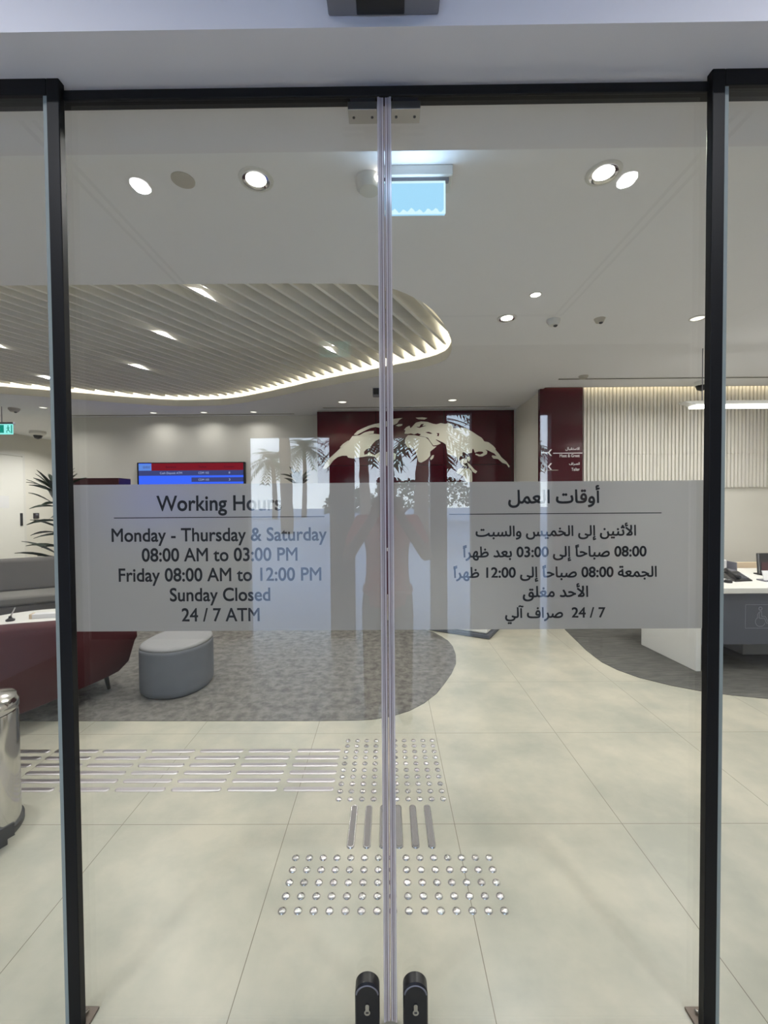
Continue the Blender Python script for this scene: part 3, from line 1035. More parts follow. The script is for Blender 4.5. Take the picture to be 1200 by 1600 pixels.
disc('ceiling_speaker', 'flat beige round ceiling speaker left of the bright downlight', 'speaker', (-0.933, 2.013, ZC), [(0.052, 0), (0.052, -0.004), (0.046, -0.007), (0, -0.007)][::-1], 'beige_disc')
t = disc('emergency_light', 'white ceiling fitting with tiny bright lamp beside the centre seam', 'emergency light', (-0.072, 2.03, ZC), [(0, -0.05), (0.045, -0.05), (0.06, -0.035), (0.065, 0)], 'white_plastic')
MB().lathe([(0, -0.012), (0.012, -0.008), (0.016, 0), (0, 0.006)], 'lamp', (-0.034, 1.985, ZC - 0.026), 14, cap=False).build('lamp_lens', t, smooth=True)
disc('smoke_detector', 'white smoke detector on the hall ceiling right of the bright downlight', 'smoke detector', (1.391, 3.595, ZC), [(0, -0.045), (0.035, -0.045), (0.045, -0.03), (0.055, -0.012), (0.055, 0)], 'white_plastic', eye('dark_plastic', 0.015, -0.04, 0.02))
disc('motion_detector', 'small ceiling detector with dark lens further right of the smoke detector', 'detector', (1.764, 3.58, ZC), [(0, -0.03), (0.03, -0.03), (0.045, 0)], 'beige_disc', eye('dark_plastic', 0.01, -0.026, 0.018))
disc('smoke_detector', 'small round detector above the ribbed wall', 'smoke detector', (2.371, 5.2, ZC), [(0, -0.03), (0.04, -0.03), (0.055, -0.008), (0.055, 0)], 'beige_disc')
disc('smoke_detector', 'round detector above the green exit sign at far left', 'smoke detector', (-5.768, 6.641, ZC), [(0, -0.06), (0.05, -0.055), (0.075, -0.02), (0.075, 0)], 'beige_disc', eye('dark_plastic', 0.02, -0.05, 0.025))
disc('dome_camera', 'dark dome camera under the ceiling at far left by the cream door', 'camera', (-7.1, 8.72, ZC), [(0.0, -0.09), (0.10, -0.085), (0.14, -0.05), (0.14, 0)], 'white_plastic', eye('dark_plastic', 0.0, -0.08, 0.085))
disc('dome_camera', 'dark dome camera above the ribbed wall behind the right black post', 'camera', (4.0, 5.50, ZC), [(0.0, -0.06), (0.06, -0.06), (0.08, -0.04), (0.08, 0)], 'white_plastic', eye('dark_plastic', 0.0, -0.05, 0.07))
t = thing('box_camera', 'small dark box camera hanging from ceiling beside the centre seam', 'camera', (-0.127, 5.615, ZC))
MB().lathe([(0.05, -0.02), (0.06, 0)], 'white_plastic', (-0.127, 5.615, ZC), 16).build('mount', t)
MB().box(-0.175, -0.085, 5.56, 5.67, ZC - 0.12, ZC - 0.02, 'grey_plastic').build('body', t, bevel=0.01)
MB().box(-0.165, -0.095, 5.552, 5.56, ZC - 0.11, ZC - 0.03, 'dark_plastic').build('lens', t, bevel=0.004)

for (x0, x1, y), lab in (((2.12, 5.2, 5.31), 'long dark air slot in ceiling before the ribbed wall'), ((-5.3, -1.55, 7.22), 'long dark air slot in ceiling before the television wall'),
                         ((-1.0, 1.95, 6.79), 'long dark air slot in ceiling before the dark red wall')):
    v = thing('air_slot', lab, 'air vent', ((x0 + x1) / 2, y, ZC), group='linear air slots in the ceiling')
    MB().box(x0, x1, y - 0.02, y + 0.02, ZC - 0.003, ZC + 0.001, 'slot').build('slot', v)
    MB().box(x0, x1, y - 0.032, y - 0.02, ZC - 0.006, ZC + 0.001, 'white_plastic').box(x0, x1, y + 0.02, y + 0.032, ZC - 0.006, ZC + 0.001, 'white_plastic').build('flange', v, fix=False)

# wall-wash light in the ceiling slot above the ribbed wall
wl = thing('wall_wash_light', 'warm light strip in the ceiling slot above the ribbed wall', 'light strip', (3.7, 5.76, ZC + 0.1))
MB().box(2.102, XR - 0.02, 5.722, 5.742, ZC + 0.09, ZC + 0.10, 'wallwash').build('led_strip', wl)
MB().box(2.10, XR, 5.70, 5.86, ZC + 0.27, ZC + 0.29, 'white_wall').build('housing', wl)
area_light('wall_wash_lamp', (3.7, 5.765, ZC + 0.08), 3.1, 6, (1, 0.84, 0.58), (math.radians(14), 0, 0), 0.03)

# pendant over the desk
pl = thing('linear_pendant', 'slim white linear pendant light hanging over the desk', 'pendant light', (3.8, 4.3, 2.44))
MB().loft([[(x, 4.3 + w, z) for w, z in ((-0.06, zt), (0.06, zt), (0.05, zb), (-0.05, zb))] for x, zt, zb in ((2.93, 2.472, 2.466), (3.03, 2.474, 2.437), (4.9, 2.474, 2.437))], 'white_plastic').build('housing', pl)
MB().box(3.04, 4.88, 4.245, 4.355, 2.416, 2.437, 'linear').build('diffuser', pl)
for x in (3.136, 4.7):
    MB().tube([(x, 4.3, 2.47), (x, 4.3, ZC)], 0.004, 'grey_plastic', 6).build('cable', pl)
area_light('pendant_lamp', (3.95, 4.3, 2.41), 1.85, 18, (1, 0.97, 0.94), (0, 0, 0), 0.1)

# hanging exit sign near the doors: blue-white translucent panel under a white box
es = thing('hanging_exit_sign', 'glowing ice-blue hanging sign panel just inside the doors', 'exit sign', (0.13, 2.0, ZC))
MB().box(-0.02, 0.305, 1.94, 2.06, ZC - 0.045, ZC, 'white_plastic').build('housing', es, bevel=0.004)
MB().box(-0.01, 0.288, 1.955, 1.975, ZC - 0.06, ZC - 0.045, 'grey_plastic').build('bracket', es)
pm = MB().box(0.0, 0.270, 1.960, 1.970, ZC - 0.205, ZC - 0.06, 'sign_panel')
pm.build('panel', es)
ed = MB().box(-0.002, 0.272, 1.957, 1.960, ZC - 0.068, ZC - 0.060, 'sign_edge').box(0.265, 0.273, 1.957, 1.960, ZC - 0.20, ZC - 0.068, 'sign_edge')
wav = [(0.0 + 0.273 * i / 30, 0.018 + 0.008 * math.sin(i * 1.55) + 0.004 * math.sin(i * 0.6)) for i in range(31)]
ed.add([(x, 1.9588, ZC - 0.206) for x, _ in wav] + [(x, 1.9588, ZC - 0.206 + h) for x, h in wav], [(i, i + 1, 32 + i, 31 + i) for i in range(30)], 'sign_edge')
ed.build('glowing_edge', es, fix=False)
area_light('exit_sign_glow', (0.13, 1.93, ZC - 0.12), 0.24, 1.6, (0.5, 0.72, 1), (math.radians(-115), 0, 0), 0.1)


def exit_sign(label, loc, w, h, flip=1, dim=''):
    """green running-man sign with an arrow, facing the doors"""
    x, y, z = loc
    t = thing('exit_sign', label, 'exit sign', loc)
    MB().box(x - w / 2 - 0.01, x + w / 2 + 0.01, y, y + 0.05 * flip, z + h / 2, z + h / 2 + 0.03, 'grey_plastic').build('housing', t, bevel=0.003)
    MB().tube([(x, y + 0.02 * flip, z + h / 2 + 0.03), (x, y + 0.02 * flip, ZC if flip > 0 else ZV)], 0.006, 'grey_plastic', 6).build('stem', t)
    MB().box(x - w / 2, x + w / 2, y + 0.004 * flip, y + 0.02 * flip, z - h / 2, z + h / 2, 'exit_light').build('panel', t)
    f = y + 0.003 * flip
    MB().quad([(x - w / 2, f, z - h * 0.36), (x + w * 0.12, f, z - h * 0.36), (x + w * 0.12, f, z + h * 0.42), (x - w / 2, f, z + h * 0.42)], 'exit_green').build('green_field', t, fix=False)
    f = y + 0.002 * flip
    a = MB()
    ax = x - w * 0.17
    a.quad([(ax - 0.30 * h, f, z), (ax, f, z - 0.28 * h), (ax, f, z - 0.1 * h), (ax + 0.26 * h, f, z - 0.1 * h), (ax + 0.26 * h, f, z + 0.1 * h), (ax, f, z + 0.1 * h), (ax, f, z + 0.28 * h)], 'exit_light')
    a.build('arrow', t, fix=False)
    mx_ = x + w * 0.31
    r = MB()
    r.add([(mx_ + 0.07 * h * math.cos(q), f, z + 0.30 * h + 0.07 * h * math.sin(q)) for q in [2 * PI * i / 10 for i in range(10)]], [tuple(range(10))], 'exit_green')
    for p, q, wd in (((0, .20), (0.02, -.06), .055), ((0.02, -.06), (-.14, -.18), .04), ((-.14, -.18), (-.12, -.36), .035), ((0.02, -.06), (.13, -.2), .04), ((.13, -.2), (.22, -.34), .035), ((0, .18), (-.16, .06), .03), ((0, .18), (.15, .1), .03)):
        p, q = Vector(p) * h, Vector(q) * h
        nn = Vector((-(q - p).y, (q - p).x)).normalized() * wd * h
        r.quad([(mx_ + v.x, f, z + v.y) for v in (p + nn, q + nn, q - nn, p - nn)], 'exit_green')
    r.build('running_figure', t, fix=False)
    MB().quad([(x + w * 0.44, f, z - h * 0.4), (x + w * 0.49, f, z - h * 0.4), (x + w * 0.49, f, z + h * 0.4), (x + w * 0.44, f, z + h * 0.4)], 'exit_green').build('door_bar', t, fix=False)
    return t


exit_sign('green lit exit sign with arrow at the far left edge', (-5.855, 6.5, 2.655), 0.345, 0.155)
exit_sign('green exit sign in the lobby, mirrored faintly in the glass', (-0.48, -1.66, 2.95), 0.29, 0.14, flip=-1)

# ================================================================== FLOOR COVERINGS
carp = [(-7.75, 2.93), (-2.57, 2.926), (-0.47, 2.912), (-0.207, 2.918), (-0.10, 2.93), (0.03, 2.975), (0.152, 3.05), (0.27, 3.17), (0.38, 3.33), (0.46, 3.50), (0.555, 3.72), (0.63, 3.95), (0.665, 4.18), (0.672, 4.42), (0.65, 4.6), (0.598, 4.745),
        (0.523, 4.911), (0.25, 5.2), (-0.2, 5.6), (-0.7, 6.1), (-1.0, 6.6), (-1.13, 6.96), (-1.13, 7.37), (-5.5, 7.37), (-7.75, 7.37)]
tag(MB().prism(carp, 0.0, 0.004, 'carpet_grey').build('carpet'), 'mottled grey carpet with curved edge under the pouf and sofa', 'carpet')
carpr = [(2.11, 5.8), (2.08, 5.1), (2.03, 4.65), (1.99, 4.3), (1.985, 3.96), (2.03, 3.78), (2.124, 3.61), (2.292, 3.45), (2.45, 3.35), (2.63, 3.275), (2.85, 3.215), (3.3, 3.15), (4.0, 3.13), (5.25, 3.2), (5.25, 5.8)]
tag(MB().prism(carpr[::-1], 0.0, 0.004, 'carpet_dark').build('carpet'), 'dark grey floor covering with curved edge around the right desk', 'carpet')

# tactile studs: made once, copied
ORD = ['first', 'second', 'third', 'fourth', 'fifth', 'sixth', 'seventh', 'eighth', 'ninth', 'tenth', 'eleventh', 'twelfth', 'thirteenth', 'fourteenth', 'fifteenth']
stud_src = None


def stud(x, y, label, group):
    global stud_src
    if stud_src is None:
        stud_src = MB().lathe([(0.0158, 0.0), (0.0152, 0.0022), (0.0132, 0.0046), (0.0100, 0.0066), (0.0055, 0.0079), (0.0, 0.0084)], 'stud_steel', (0, 0, 0), 20, cap=False).build('tactile_stud', None, smooth=True, fix=True)
        o = stud_src
    else:
        o = stud_src.copy()
        C.objects.link(o)
    o.location = (x, y, 0)
    return tag(o, label, 'tactile stud', group)


for j in range(5):
    for i in range(15):
        stud(0.012 + (i - 7) * 0.0583, 1.541 + j * 0.0588, 'steel floor stud, %s from left in %s row of the block nearest the doors' % (ORD[i], ORD[j]), 'steel studs of the near block')
for j in range(10):
    for i in range(10):
        stud(0.010 + (i - 4.5) * 0.0586, 2.134 + j * 0.0591, 'steel floor stud, %s from left in %s row of the far block' % (ORD[i], ORD[j]), 'steel studs of the far block')


def capsule(L, w, seg=8):
    r = w / 2
    pts = []
    for i in range(seg + 1):
        a = -PI / 2 + PI * i / seg
        pts.append((L / 2 - r + r * math.cos(a), r * math.sin(a)))
    for i in range(seg + 1):
        a = PI / 2 + PI * i / seg
        pts.append((-L / 2 + r + r * math.cos(a), r * math.sin(a)))
    return pts


def bar_mesh(L, w, mname):
    m = MB()
    o_, i_ = capsule(L, w), capsule(L - 0.010, w - 0.010)
    m.prism(o_, 0.0, 0.0018, mname)
    m.prism(o_, 0.0018, 0.0052, mname, inset_top=i_)
    return m


src = None
for j in range(6):
    for k in range(7):
        y = 2.212 + j * 0.0697
        xr = -0.290 - 0.295 * k
        if 605 + 670 * (xr + 0.02) / y < 22 and k > 5:
            continue
        if src is None:
            src = bar_mesh(0.264, 0.034, 'bar_steel').build('guide_bar', None, smooth=30)
            o = src
        else:
            o = src.copy()
            C.objects.link(o)
        o.location = (xr - 0.132, y, 0)
        tag(o, 'polished steel guide bar, %s from right in %s row of the leftward strip' % (ORD[k], ORD[j]), 'guide bar', 'steel guide bars of the leftward strip')
src = None
for i in range(6):
    t = thing('guide_bar', 'grey-topped guide bar pointing inward, %s from left between both stud blocks' % ORD[i], 'guide bar', (0.008 + (i - 2.5) * 0.0712, 1.957, 0), group='grey guide bars between the stud blocks')
    cx = t.location.x
    m = MB()
    o_, i_ = capsule(0.268, 0.036), capsule(0.262, 0.030)
    rot = lambda pts: [(cx - y_, 1.957 + x_) for x_, y_ in pts]
    m.prism(rot(o_), 0.0, 0.0052, 'stud_steel', inset_top=rot(i_))
    m.build('steel_rim', t, smooth=30)
    MB().prism(rot(capsule(0.250, 0.025)), 0.0045, 0.0058, 'bar_insert').build('grip_insert', t)

# ================================================================== WALL THINGS
# world map graphic on the dark red wall
wm = MB()
for poly in MAP:
    loops = [[Vector((x / 1000, z / 1000, 0)) for x, z in l] for l in poly]
    flat = [p for l in loops for p in l]
    tri = tessellate_polygon(loops)
    nn = len(flat)
    wm.add([(p.x, 6.9575, p.y) for p in flat], tri, 'map')
    b = 0
    for l in loops:
        q = len(l)
        wm.add([(p.x, 6.9575, p.y) for p in l] + [(p.x, 6.9645, p.y) for p in l], [(i, (i + 1) % q, q + (i + 1) % q, q + i) for i in range(q)], 'map')
tag(wm.build('world_map', None, fix=False), 'large cream world map graphic on the dark red back wall', 'wall graphic')

# television
tv = thing('television', 'large wall screen with red header and blue queue table', 'television', (-3.345, 7.37, 1.69))
MB().box(-4.275, -2.420, 7.325, 7.375, 1.165, 2.212, 'dark_plastic').build('casing', tv, bevel=0.006)
sx0, sx1, sz1 = -4.245, -2.450, 2.196
FYV = 7.3235
MB().quad([(sx0, FYV, 1.185), (sx1, FYV, 1.185), (sx1, FYV, sz1), (sx0, FYV, sz1)], 'screen_blue').build('screen', tv, fix=False)


def tvq(x0, x1, z0, z1, m, name, lay=1):
    f = FYV - 0.0006 * lay
    return MB().quad([(x0, f, z0), (x1, f, z0), (x1, f, z1), (x0, f, z1)], m).build(name, tv, fix=False)


tvq(sx0 + 0.22, sx1, 2.072, sz1, 'screen_red', 'header_band')
tvq(sx0, sx0 + 0.22, 2.072, sz1 - 0.01, 'screen_tile', 'logo_tile')
tvq(sx0, sx1, 1.985, 2.072, 'screen_navy', 'table_row')
for zr in (1.875, 1.765, 1.655, 1.545, 1.435, 1.325):
    tvq(-3.34, sx1, zr, zr + 0.075, 'screen_navy', 'table_row')
for body, x0, x1, z, m in (('Service', -3.78, -3.60, 2.115, 'screen_ink'), ('Ticket', -3.22, -3.08, 2.115, 'screen_ink'), ('Counter', -2.78, -2.60, 2.115, 'screen_ink'), ('QUEUE', -4.17, -4.05, 2.115, 'screen_ink'),
                           ('Cash Deposit ATM', -3.88, -3.50, 2.012, 'screen_text'), ('CDM 102', -3.22, -3.04, 2.012, 'screen_text'), ('8', -2.70, -2.676, 2.012, 'screen_text'),
                           ('CDM 103', -3.22, -3.04, 1.895, 'screen_text'), ('3', -2.70, -2.676, 1.895, 'screen_text')):
    lettering(body, x0, x1, FYV - 0.0014, z, m, tv, name='screen_text', ysc=0.05)

# dark red wayfinding panel
ws = thing('wayfinding_sign', 'tall dark red wall sign with white Arabic and English directions', 'sign', (2.32, 5.80, 0))
MB().box(2.055, 2.625, 5.775, 5.85, 0.0, 3.14, 'red_sign').build('panel', ws, bevel=0.003)
SY = 5.774
lettering('الاستقبال', 2.395, 2.585, SY, 2.185, 'sign_white', ws, bold=0.02)
lettering('Meet & Greet', 2.318, 2.585, SY, 2.088, 'sign_white', ws, ysc=0.058, bold=0.012)
lettering('الصراف', 2.445, 2.585, SY, 1.985, 'sign_white', ws, bold=0.02)
lettering('Teller', 2.475, 2.585, SY, 1.905, 'sign_white', ws, ysc=0.058, bold=0.012)
MB().box(2.230, 2.625, SY - 0.0005, SY + 0.0005, 2.136, 2.147, 'sign_white').build('rule', ws)
MB().box(2.06, 2.30, SY - 0.0005, SY + 0.0005, 1.912, 1.918, 'beige_disc').build('rule', ws)
for zc in (2.15, 1.965):
    a = MB()
    a.quad([(2.158, SY, zc), (2.195, SY, zc + 0.044), (2.215, SY, zc + 0.044), (2.180, SY, zc)], 'sign_white')
    a.quad([(2.158, SY, zc), (2.180, SY, zc), (2.215, SY, zc - 0.044), (2.195, SY, zc - 0.044)], 'sign_white')
    if zc > 2:
        a.box(2.07, 2.16, SY - 0.0005, SY + 0.0005, zc - 0.008, zc + 0.008, 'sign_white')
    a.build('arrow', ws, fix=False)

# ================================================================== FURNITURE, LEFT
# self-service machine behind the left post
kk = thing('self_service_machine', 'tall dark-topped self-service machine standing before the television wall', 'machine', (-4.55, 6.7, 0))
MB().box(-4.98, -4.12, 6.57, 6.83, 0.005, 1.80, 'grey_plastic').build('body', kk, bevel=0.015)
MB().box(-5.0, -4.10, 6.54, 6.85, 1.80, 1.905, 'kiosk').build('top_fascia', kk, bevel=0.006)
MB().box(-4.90, -4.20, 6.555, 6.58, 1.05, 1.70, 'dark_plastic').build('screen', kk, bevel=0.006)
MB().box(-4.85, -4.25, 6.48, 6.59, 0.92, 0.99, 'steel').build('shelf', kk, bevel=0.006)

# grey bench sofa, turned
ang = math.radians(30)
gb = thing('grey_sofa', 'long grey upholstered sofa behind the white table', 'sofa', (-4.30, 5.05, 0), ang)
L2 = 1.25


def rounded_slab(x0, x1, prof, m, name, parent):
    b = MB()
    b.loft([[(x, y, z) for y, z in prof] for x in (x0, x1)], m)
    return b.build(name, parent, smooth=50, bevel=0.03, local=True)


rounded_slab(-L2, L2, [(-0.24, 0.14), (0.36, 0.14), (0.36, 0.36), (-0.27, 0.36)], 'grey_fabric', 'base', gb)
rounded_slab(-L2, L2, [(-0.29, 0.36), (0.22, 0.36), (0.22, 0.475), (-0.30, 0.47)], 'grey_fabric_light', 'seat', gb)
rounded_slab(-L2, L2, [(0.10, 0.47), (0.36, 0.36), (0.44, 0.80), (0.38, 0.84), (0.24, 0.83), (0.12, 0.56)], 'grey_fabric', 'backrest', gb)
for sx_ in (-1, 1):
    for yy in (-0.18, 0.30):
        MB().tube([(sx_ * 1.1, yy, 0.15), (sx_ * 1.13, yy * 1.1, 0.012)], [0.024, 0.014], 'dark_leg').build('leg', gb, local=True)

# maroon sofa seen from its back
ms = thing('maroon_sofa', 'maroon upholstered sofa with its curved back to the glass', 'sofa', (-2.6, 2.9, 0))
path = []
P0, P1 = Vector((-2.125, 3.50)), Vector((-2.66, 2.02))
NN = 14
for i in range(NN + 1):
    t = i / NN
    p = P0.lerp(P1, t)
    bow = 0.05 * math.sin(PI * t)
    d = (P1 - P0).normalized()
    nrm = Vector((-d.y, d.x))            # towards the viewer's right: outer side
    path.append((p + nrm * bow, nrm, t))
outer_n = path[0][1]
if outer_n.x < 0:
    path = [(p, -q, t) for p, q, t in path]
rings = []
for p, nrm, t in path:
    e = min(1.0, t / 0.10)
    zt = 0.50 + 0.235 * (1 - (1 - min(1, t / 0.62)) ** 2) + 0.16 * max(0, t - 0.45)
    zb = 0.155 + 0.05 * (1 - e) ** 2
    rnd = 0.018 * (1 - e)
    prof = [(0.0 - rnd, zb), (0.055, zb + 0.18), (0.085, zt - 0.08), (0.08, zt - 0.02), (0.045, zt), (-0.05, zt), (-0.085, zt - 0.03), (-0.09, zt - 0.12), (-0.13, zb + 0.15), (-0.13, zb)]
    rings.append([(p.x + nrm.x * w, p.y + nrm.y * w, z) for w, z in prof])
bk = MB().loft(rings, 'red_fabric')
bk.build('backrest', ms, smooth=60, bevel=0.012)
seat = []
for p, nrm, t in path[:]:
    seat.append([(p.x + nrm.x * w, p.y + nrm.y * w, z) for w, z in ((-0.12, 0.17), (-0.12, 0.43), (-0.38, 0.44), (-0.41, 0.40), (-0.41, 0.17))])
MB().loft(seat, 'red_fabric').build('seat', ms, smooth=50, bevel=0.02)
for (x, y), (fx, fy) in (((-2.25, 3.36), (-2.262, 3.425)), ((-2.62, 2.30), (-2.60, 2.24)), ((-2.50, 3.50), (-2.52, 3.56)), ((-2.95, 2.30), (-2.98, 2.24))):
    MB().tube([(x, y, 0.19), (fx, fy, 0.010)], [0.022, 0.013], 'dark_leg').build('leg', ms, smooth=40)

# white table behind the maroon sofa
tb = thing('round_table', 'round white table behind the maroon sofa', 'table', (-2.92, 3.42, 0))
MB().lathe([(0, 0.515), (0.46, 0.515), (0.49, 0.53), (0.49, 0.545), (0.48, 0.55), (0, 0.55)], 'white', (-2.92, 3.42, 0), 48, cap=False).build('table_top', tb, smooth=40)
MB().lathe([(0.035, 0.03), (0.035, 0.515)], 'steel', (-2.92, 3.42, 0), 20).build('column', tb, smooth=True)
MB().lathe([(0.20, 0.004), (0.20, 0.015), (0.05, 0.03)], 'steel', (-2.92, 3.42, 0), 32).build('base', tb, smooth=30)
pn = thing('pen_stand', 'pen leaning in a small black holder on the white table', 'pen stand', (-3.10, 3.48, 0.55))
MB().lathe([(0, 0.55), (0.03, 0.55), (0.032, 0.562), (0.012, 0.575), (0.010, 0.59), (0, 0.59)], 'dark_plastic', (-3.10, 3.48, 0), 16, cap=False).build('holder', pn, smooth=40)
MB().tube([(-3.10, 3.48, 0.585), (-3.07, 3.495, 0.655)], 0.005, 'steel', 8).build('pen', pn, smooth=True)
cb = thing('leaflet_box', 'small white box with wooden end lying on the white table', 'box', (-2.89, 3.58, 0.55), math.radians(14))
MB().box(-0.085, 0.10, -0.03, 0.03, 0, 0.038, 'paper').build('box_body', cb, bevel=0.003, local=True)
MB().box(-0.105, -0.085, -0.032, 0.032, 0, 0.040, 'wood').build('end_block', cb, bevel=0.003, local=True)

# pouf
pf = thing('pouf', 'blue-grey D-shaped pouf with pale top on the grey carpet', 'pouf', (-1.70, 3.52, 0))
plan = [(-1.985, 3.50), (-1.975, 3.36), (-1.92, 3.26), (-1.80, 3.205), (-1.66, 3.205), (-1.56, 3.26), (-1.49, 3.38), (-1.47, 3.53), (-1.50, 3.67), (-1.60, 3.79), (-1.74, 3.83), (-1.90, 3.77), (-1.97, 3.65)]
plan = smooth_loop(plan, 2)
sc = lambda s: [(-1.70 + (x + 1.70) * s, 3.52 + (y - 3.52) * s) for x, y in plan]
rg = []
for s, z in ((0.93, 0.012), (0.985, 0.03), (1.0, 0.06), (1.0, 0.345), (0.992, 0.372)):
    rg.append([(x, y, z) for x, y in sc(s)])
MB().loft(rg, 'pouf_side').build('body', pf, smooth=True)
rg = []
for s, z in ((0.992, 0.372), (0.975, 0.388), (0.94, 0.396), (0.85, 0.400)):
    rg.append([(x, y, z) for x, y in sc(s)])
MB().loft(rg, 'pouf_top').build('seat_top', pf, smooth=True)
MB().prism(sc(0.90), 0.004, 0.014, 'dark_leg').build('plinth', pf)

# pedal bin
bx, by = -1.885, 1.90
pb = thing('pedal_bin', 'polished steel pedal bin at the left edge behind the side pane', 'bin', (bx, by, 0))
MB().lathe([(0.172, 0.0), (0.178, 0.01), (0.178, 0.035), (0.170, 0.04)], 'dark_blue_plastic', (bx, by, 0), 40).build('base_ring', pb, smooth=40)
MB().lathe([(0.168, 0.035), (0.168, 0.55), (0.166, 0.555)], 'polished', (bx, by, 0), 48).build('body', pb, smooth=40)
MB().lathe([(0.168, 0.56), (0.171, 0.564), (0.171, 0.596), (0.160, 0.612), (0.10, 0.622), (0, 0.625)], 'polished', (bx, by, 0), 48).build('lid', pb, smooth=40)
a_ = math.radians(-25)
u_, v_ = Vector((math.cos(a_), math.sin(a_))), Vector((-math.sin(a_), math.cos(a_)))
pd = MB()
pp = lambda r, s: (bx + u_.x * r + v_.x * s, by + u_.y * r + v_.y * s)
q = [pp(0.165, -0.045), pp(0.24, -0.05), pp(0.24, 0.05), pp(0.165, 0.045)]
pd.prism(q, 0.05, 0.062, 'dark_blue_plastic')
q = [pp(0.228, -0.05), pp(0.24, -0.05), pp(0.24, 0.05), pp(0.228, 0.05)]
pd.prism(q, 0.062, 0.105, 'dark_blue_plastic')
q = [pp(0.15, -0.05), pp(0.20, -0.04), pp(0.20, 0.04), pp(0.15, 0.05)]
pd.prism(q, 0.0, 0.05, 'dark_blue_plastic')
pd.build('pedal', pb, fix=False, bevel=0.004)

# plants
def strap_plant(name, label, loc, h, nleaf, seed, rmin, rmax, zlo):
    rnd = random.Random(seed)
    x, y, _ = loc
    t = thing(name, label, 'plant', loc)
    MB().lathe([(0.15, 0.0), (0.17, 0.02), (0.20, 0.40), (0.20, 0.42), (0.18, 0.42), (0.17, 0.38), (0, 0.38)], 'pot', loc, 28).build('pot', t, smooth=40)
    MB().lathe([(0, 0.385), (0.172, 0.385)], 'soil', loc, 24, cap=False).build('soil', t, fix=False)
    st = MB()
    canes = [(0.0, 0.0, h * 0.92), (0.06, 0.03, h * 0.66), (-0.05, 0.04, h * 0.45)]
    for cx, cy, ch in canes:
        st.tube([(x + cx, y + cy, 0.37), (x + cx * 1.3, y + cy * 1.2, ch * 0.6), (x + cx * 1.6, y + cy * 1.4, ch)], [0.018, 0.016, 0.010], 'stem')
    st.build('stem', t, smooth=True)
    lf = MB()
    for i in range(nleaf):
        cx, cy, ch = canes[i % 3]
        zz = ch * (zlo + (1 - zlo) * rnd.random())
        a = rnd.random() * 2 * PI
        ln = rmin + (rmax - rmin) * rnd.random()
        up = rnd.uniform(0.1, 0.9) if zz < ch * 0.9 else rnd.uniform(0.7, 1.6)
        if i < 24:
            cx, cy, ch = canes[0]
            zz = ch * rnd.uniform(0.94, 1.0)
            up = rnd.uniform(0.6, 2.2)
        roll_ = rnd.uniform(0.35, 0.9) * rnd.choice((-1, 1))
        d = Vector((math.cos(a), math.sin(a), 0))
        sd = Vector((-math.sin(a), math.cos(a), 0)) * math.cos(roll_) + Vector((0, 0, math.sin(roll_)))
        p0 = Vector((x + cx * 1.5, y + cy * 1.3, zz))
        row = []
        for k_ in range(6):
            s = k_ / 5
            c = p0 + d * ln * s * (1 / math.sqrt(1 + up * up)) + Vector((0, 0, ln * (up / math.sqrt(1 + up * up) * s - 0.25 * s * s)))
            w = 0.026 * math.sin(PI * min(1, s * 0.9 + 0.1)) + 0.001
            row.append((c - sd * w, c + Vector((0, 0, -0.006)), c + sd * w))
        vs = [v for r_ in row for v in r_]
        fs = []
        for k_ in range(5):
            for w in range(2):
                fs.append((k_ * 3 + w, k_ * 3 + w + 1, k_ * 3 + w + 4, k_ * 3 + w + 3))
        lf.add(vs, fs, 'leaf')
    lf.build('leaves', t, fix=False, smooth=True)
    return t


strap_plant('potted_plant', 'tall potted plant with narrow dark leaves behind the left black post', (-4.60, 5.95, 0.004), 1.86, 120, 3, 0.38, 0.54, 0.24)
strap_plant('potted_plant', 'potted plant between the screen and dark red wall, leaf tips above the frosted band', (-1.36, 6.62, 0.004), 2.02, 60, 8, 0.22, 0.36, 0.30)

# ================================================================== FURNITURE, RIGHT
# rounded white reception counter behind the frosted band
ca = math.radians(-30)
cx_, cy_ = 1.10 - 0.62 * math.cos(ca) * 1.0 + 0.36 * 0.5, 4.63 + 0.62 * 0.5 + 0.36 * 0.866
rc = thing('reception_counter', 'white welcome counter on a dark plinth behind the frosted band', 'counter', (cx_, cy_, 0), ca)
MB().box(-0.62, 0.62, -0.36, 0.36, 0.005, 0.045, 'desk_front').build('plinth', rc, bevel=0.004, local=True)
MB().box(-0.63, 0.585, -0.33, 0.38, 0.045, 0.90, 'white').build('body', rc, bevel=0.02, local=True)
MB().box(-0.66, 0.62, -0.37, 0.42, 0.90, 0.94, 'white').build('worktop', rc, bevel=0.01, local=True)

# desk at the right
dk = thing('desk', 'white-topped desk with slate grey front panel at the right', 'desk', (3.6, 4.2, 0))
MB().prism([(2.66, 3.70), (4.95, 3.70), (4.95, 4.80), (2.66, 4.80)], 0.692, 0.738, 'white').build('desk_top', dk, bevel=0.003)
MB().prism([(2.690, 3.735), (2.735, 3.735), (2.675, 4.44), (2.630, 4.44)], 0.004, 0.692, 'white').build('end_panel', dk, bevel=0.003)
MB().box(2.736, 4.93, 3.755, 3.785, 0.232, 0.692, 'desk_front').build('front_panel', dk, bevel=0.002)
MB().box(4.88, 4.93, 3.80, 4.75, 0.004, 0.692, 'white').build('end_panel', dk, bevel=0.003)
MB().box(3.33, 3.90, 4.02, 4.55, 0.045, 0.692, 'grey_fabric_light').build('drawer_pedestal', dk, bevel=0.004)
tag(MB().box(2.95, 4.93, 4.81, 4.845, 0.004, 0.80, 'wood').build('screen_board', None, bevel=0.003), 'pale wood screen board standing behind the white desk', 'screen board')
# wheelchair symbol on the front panel
ic = MB()
IY = 3.7545


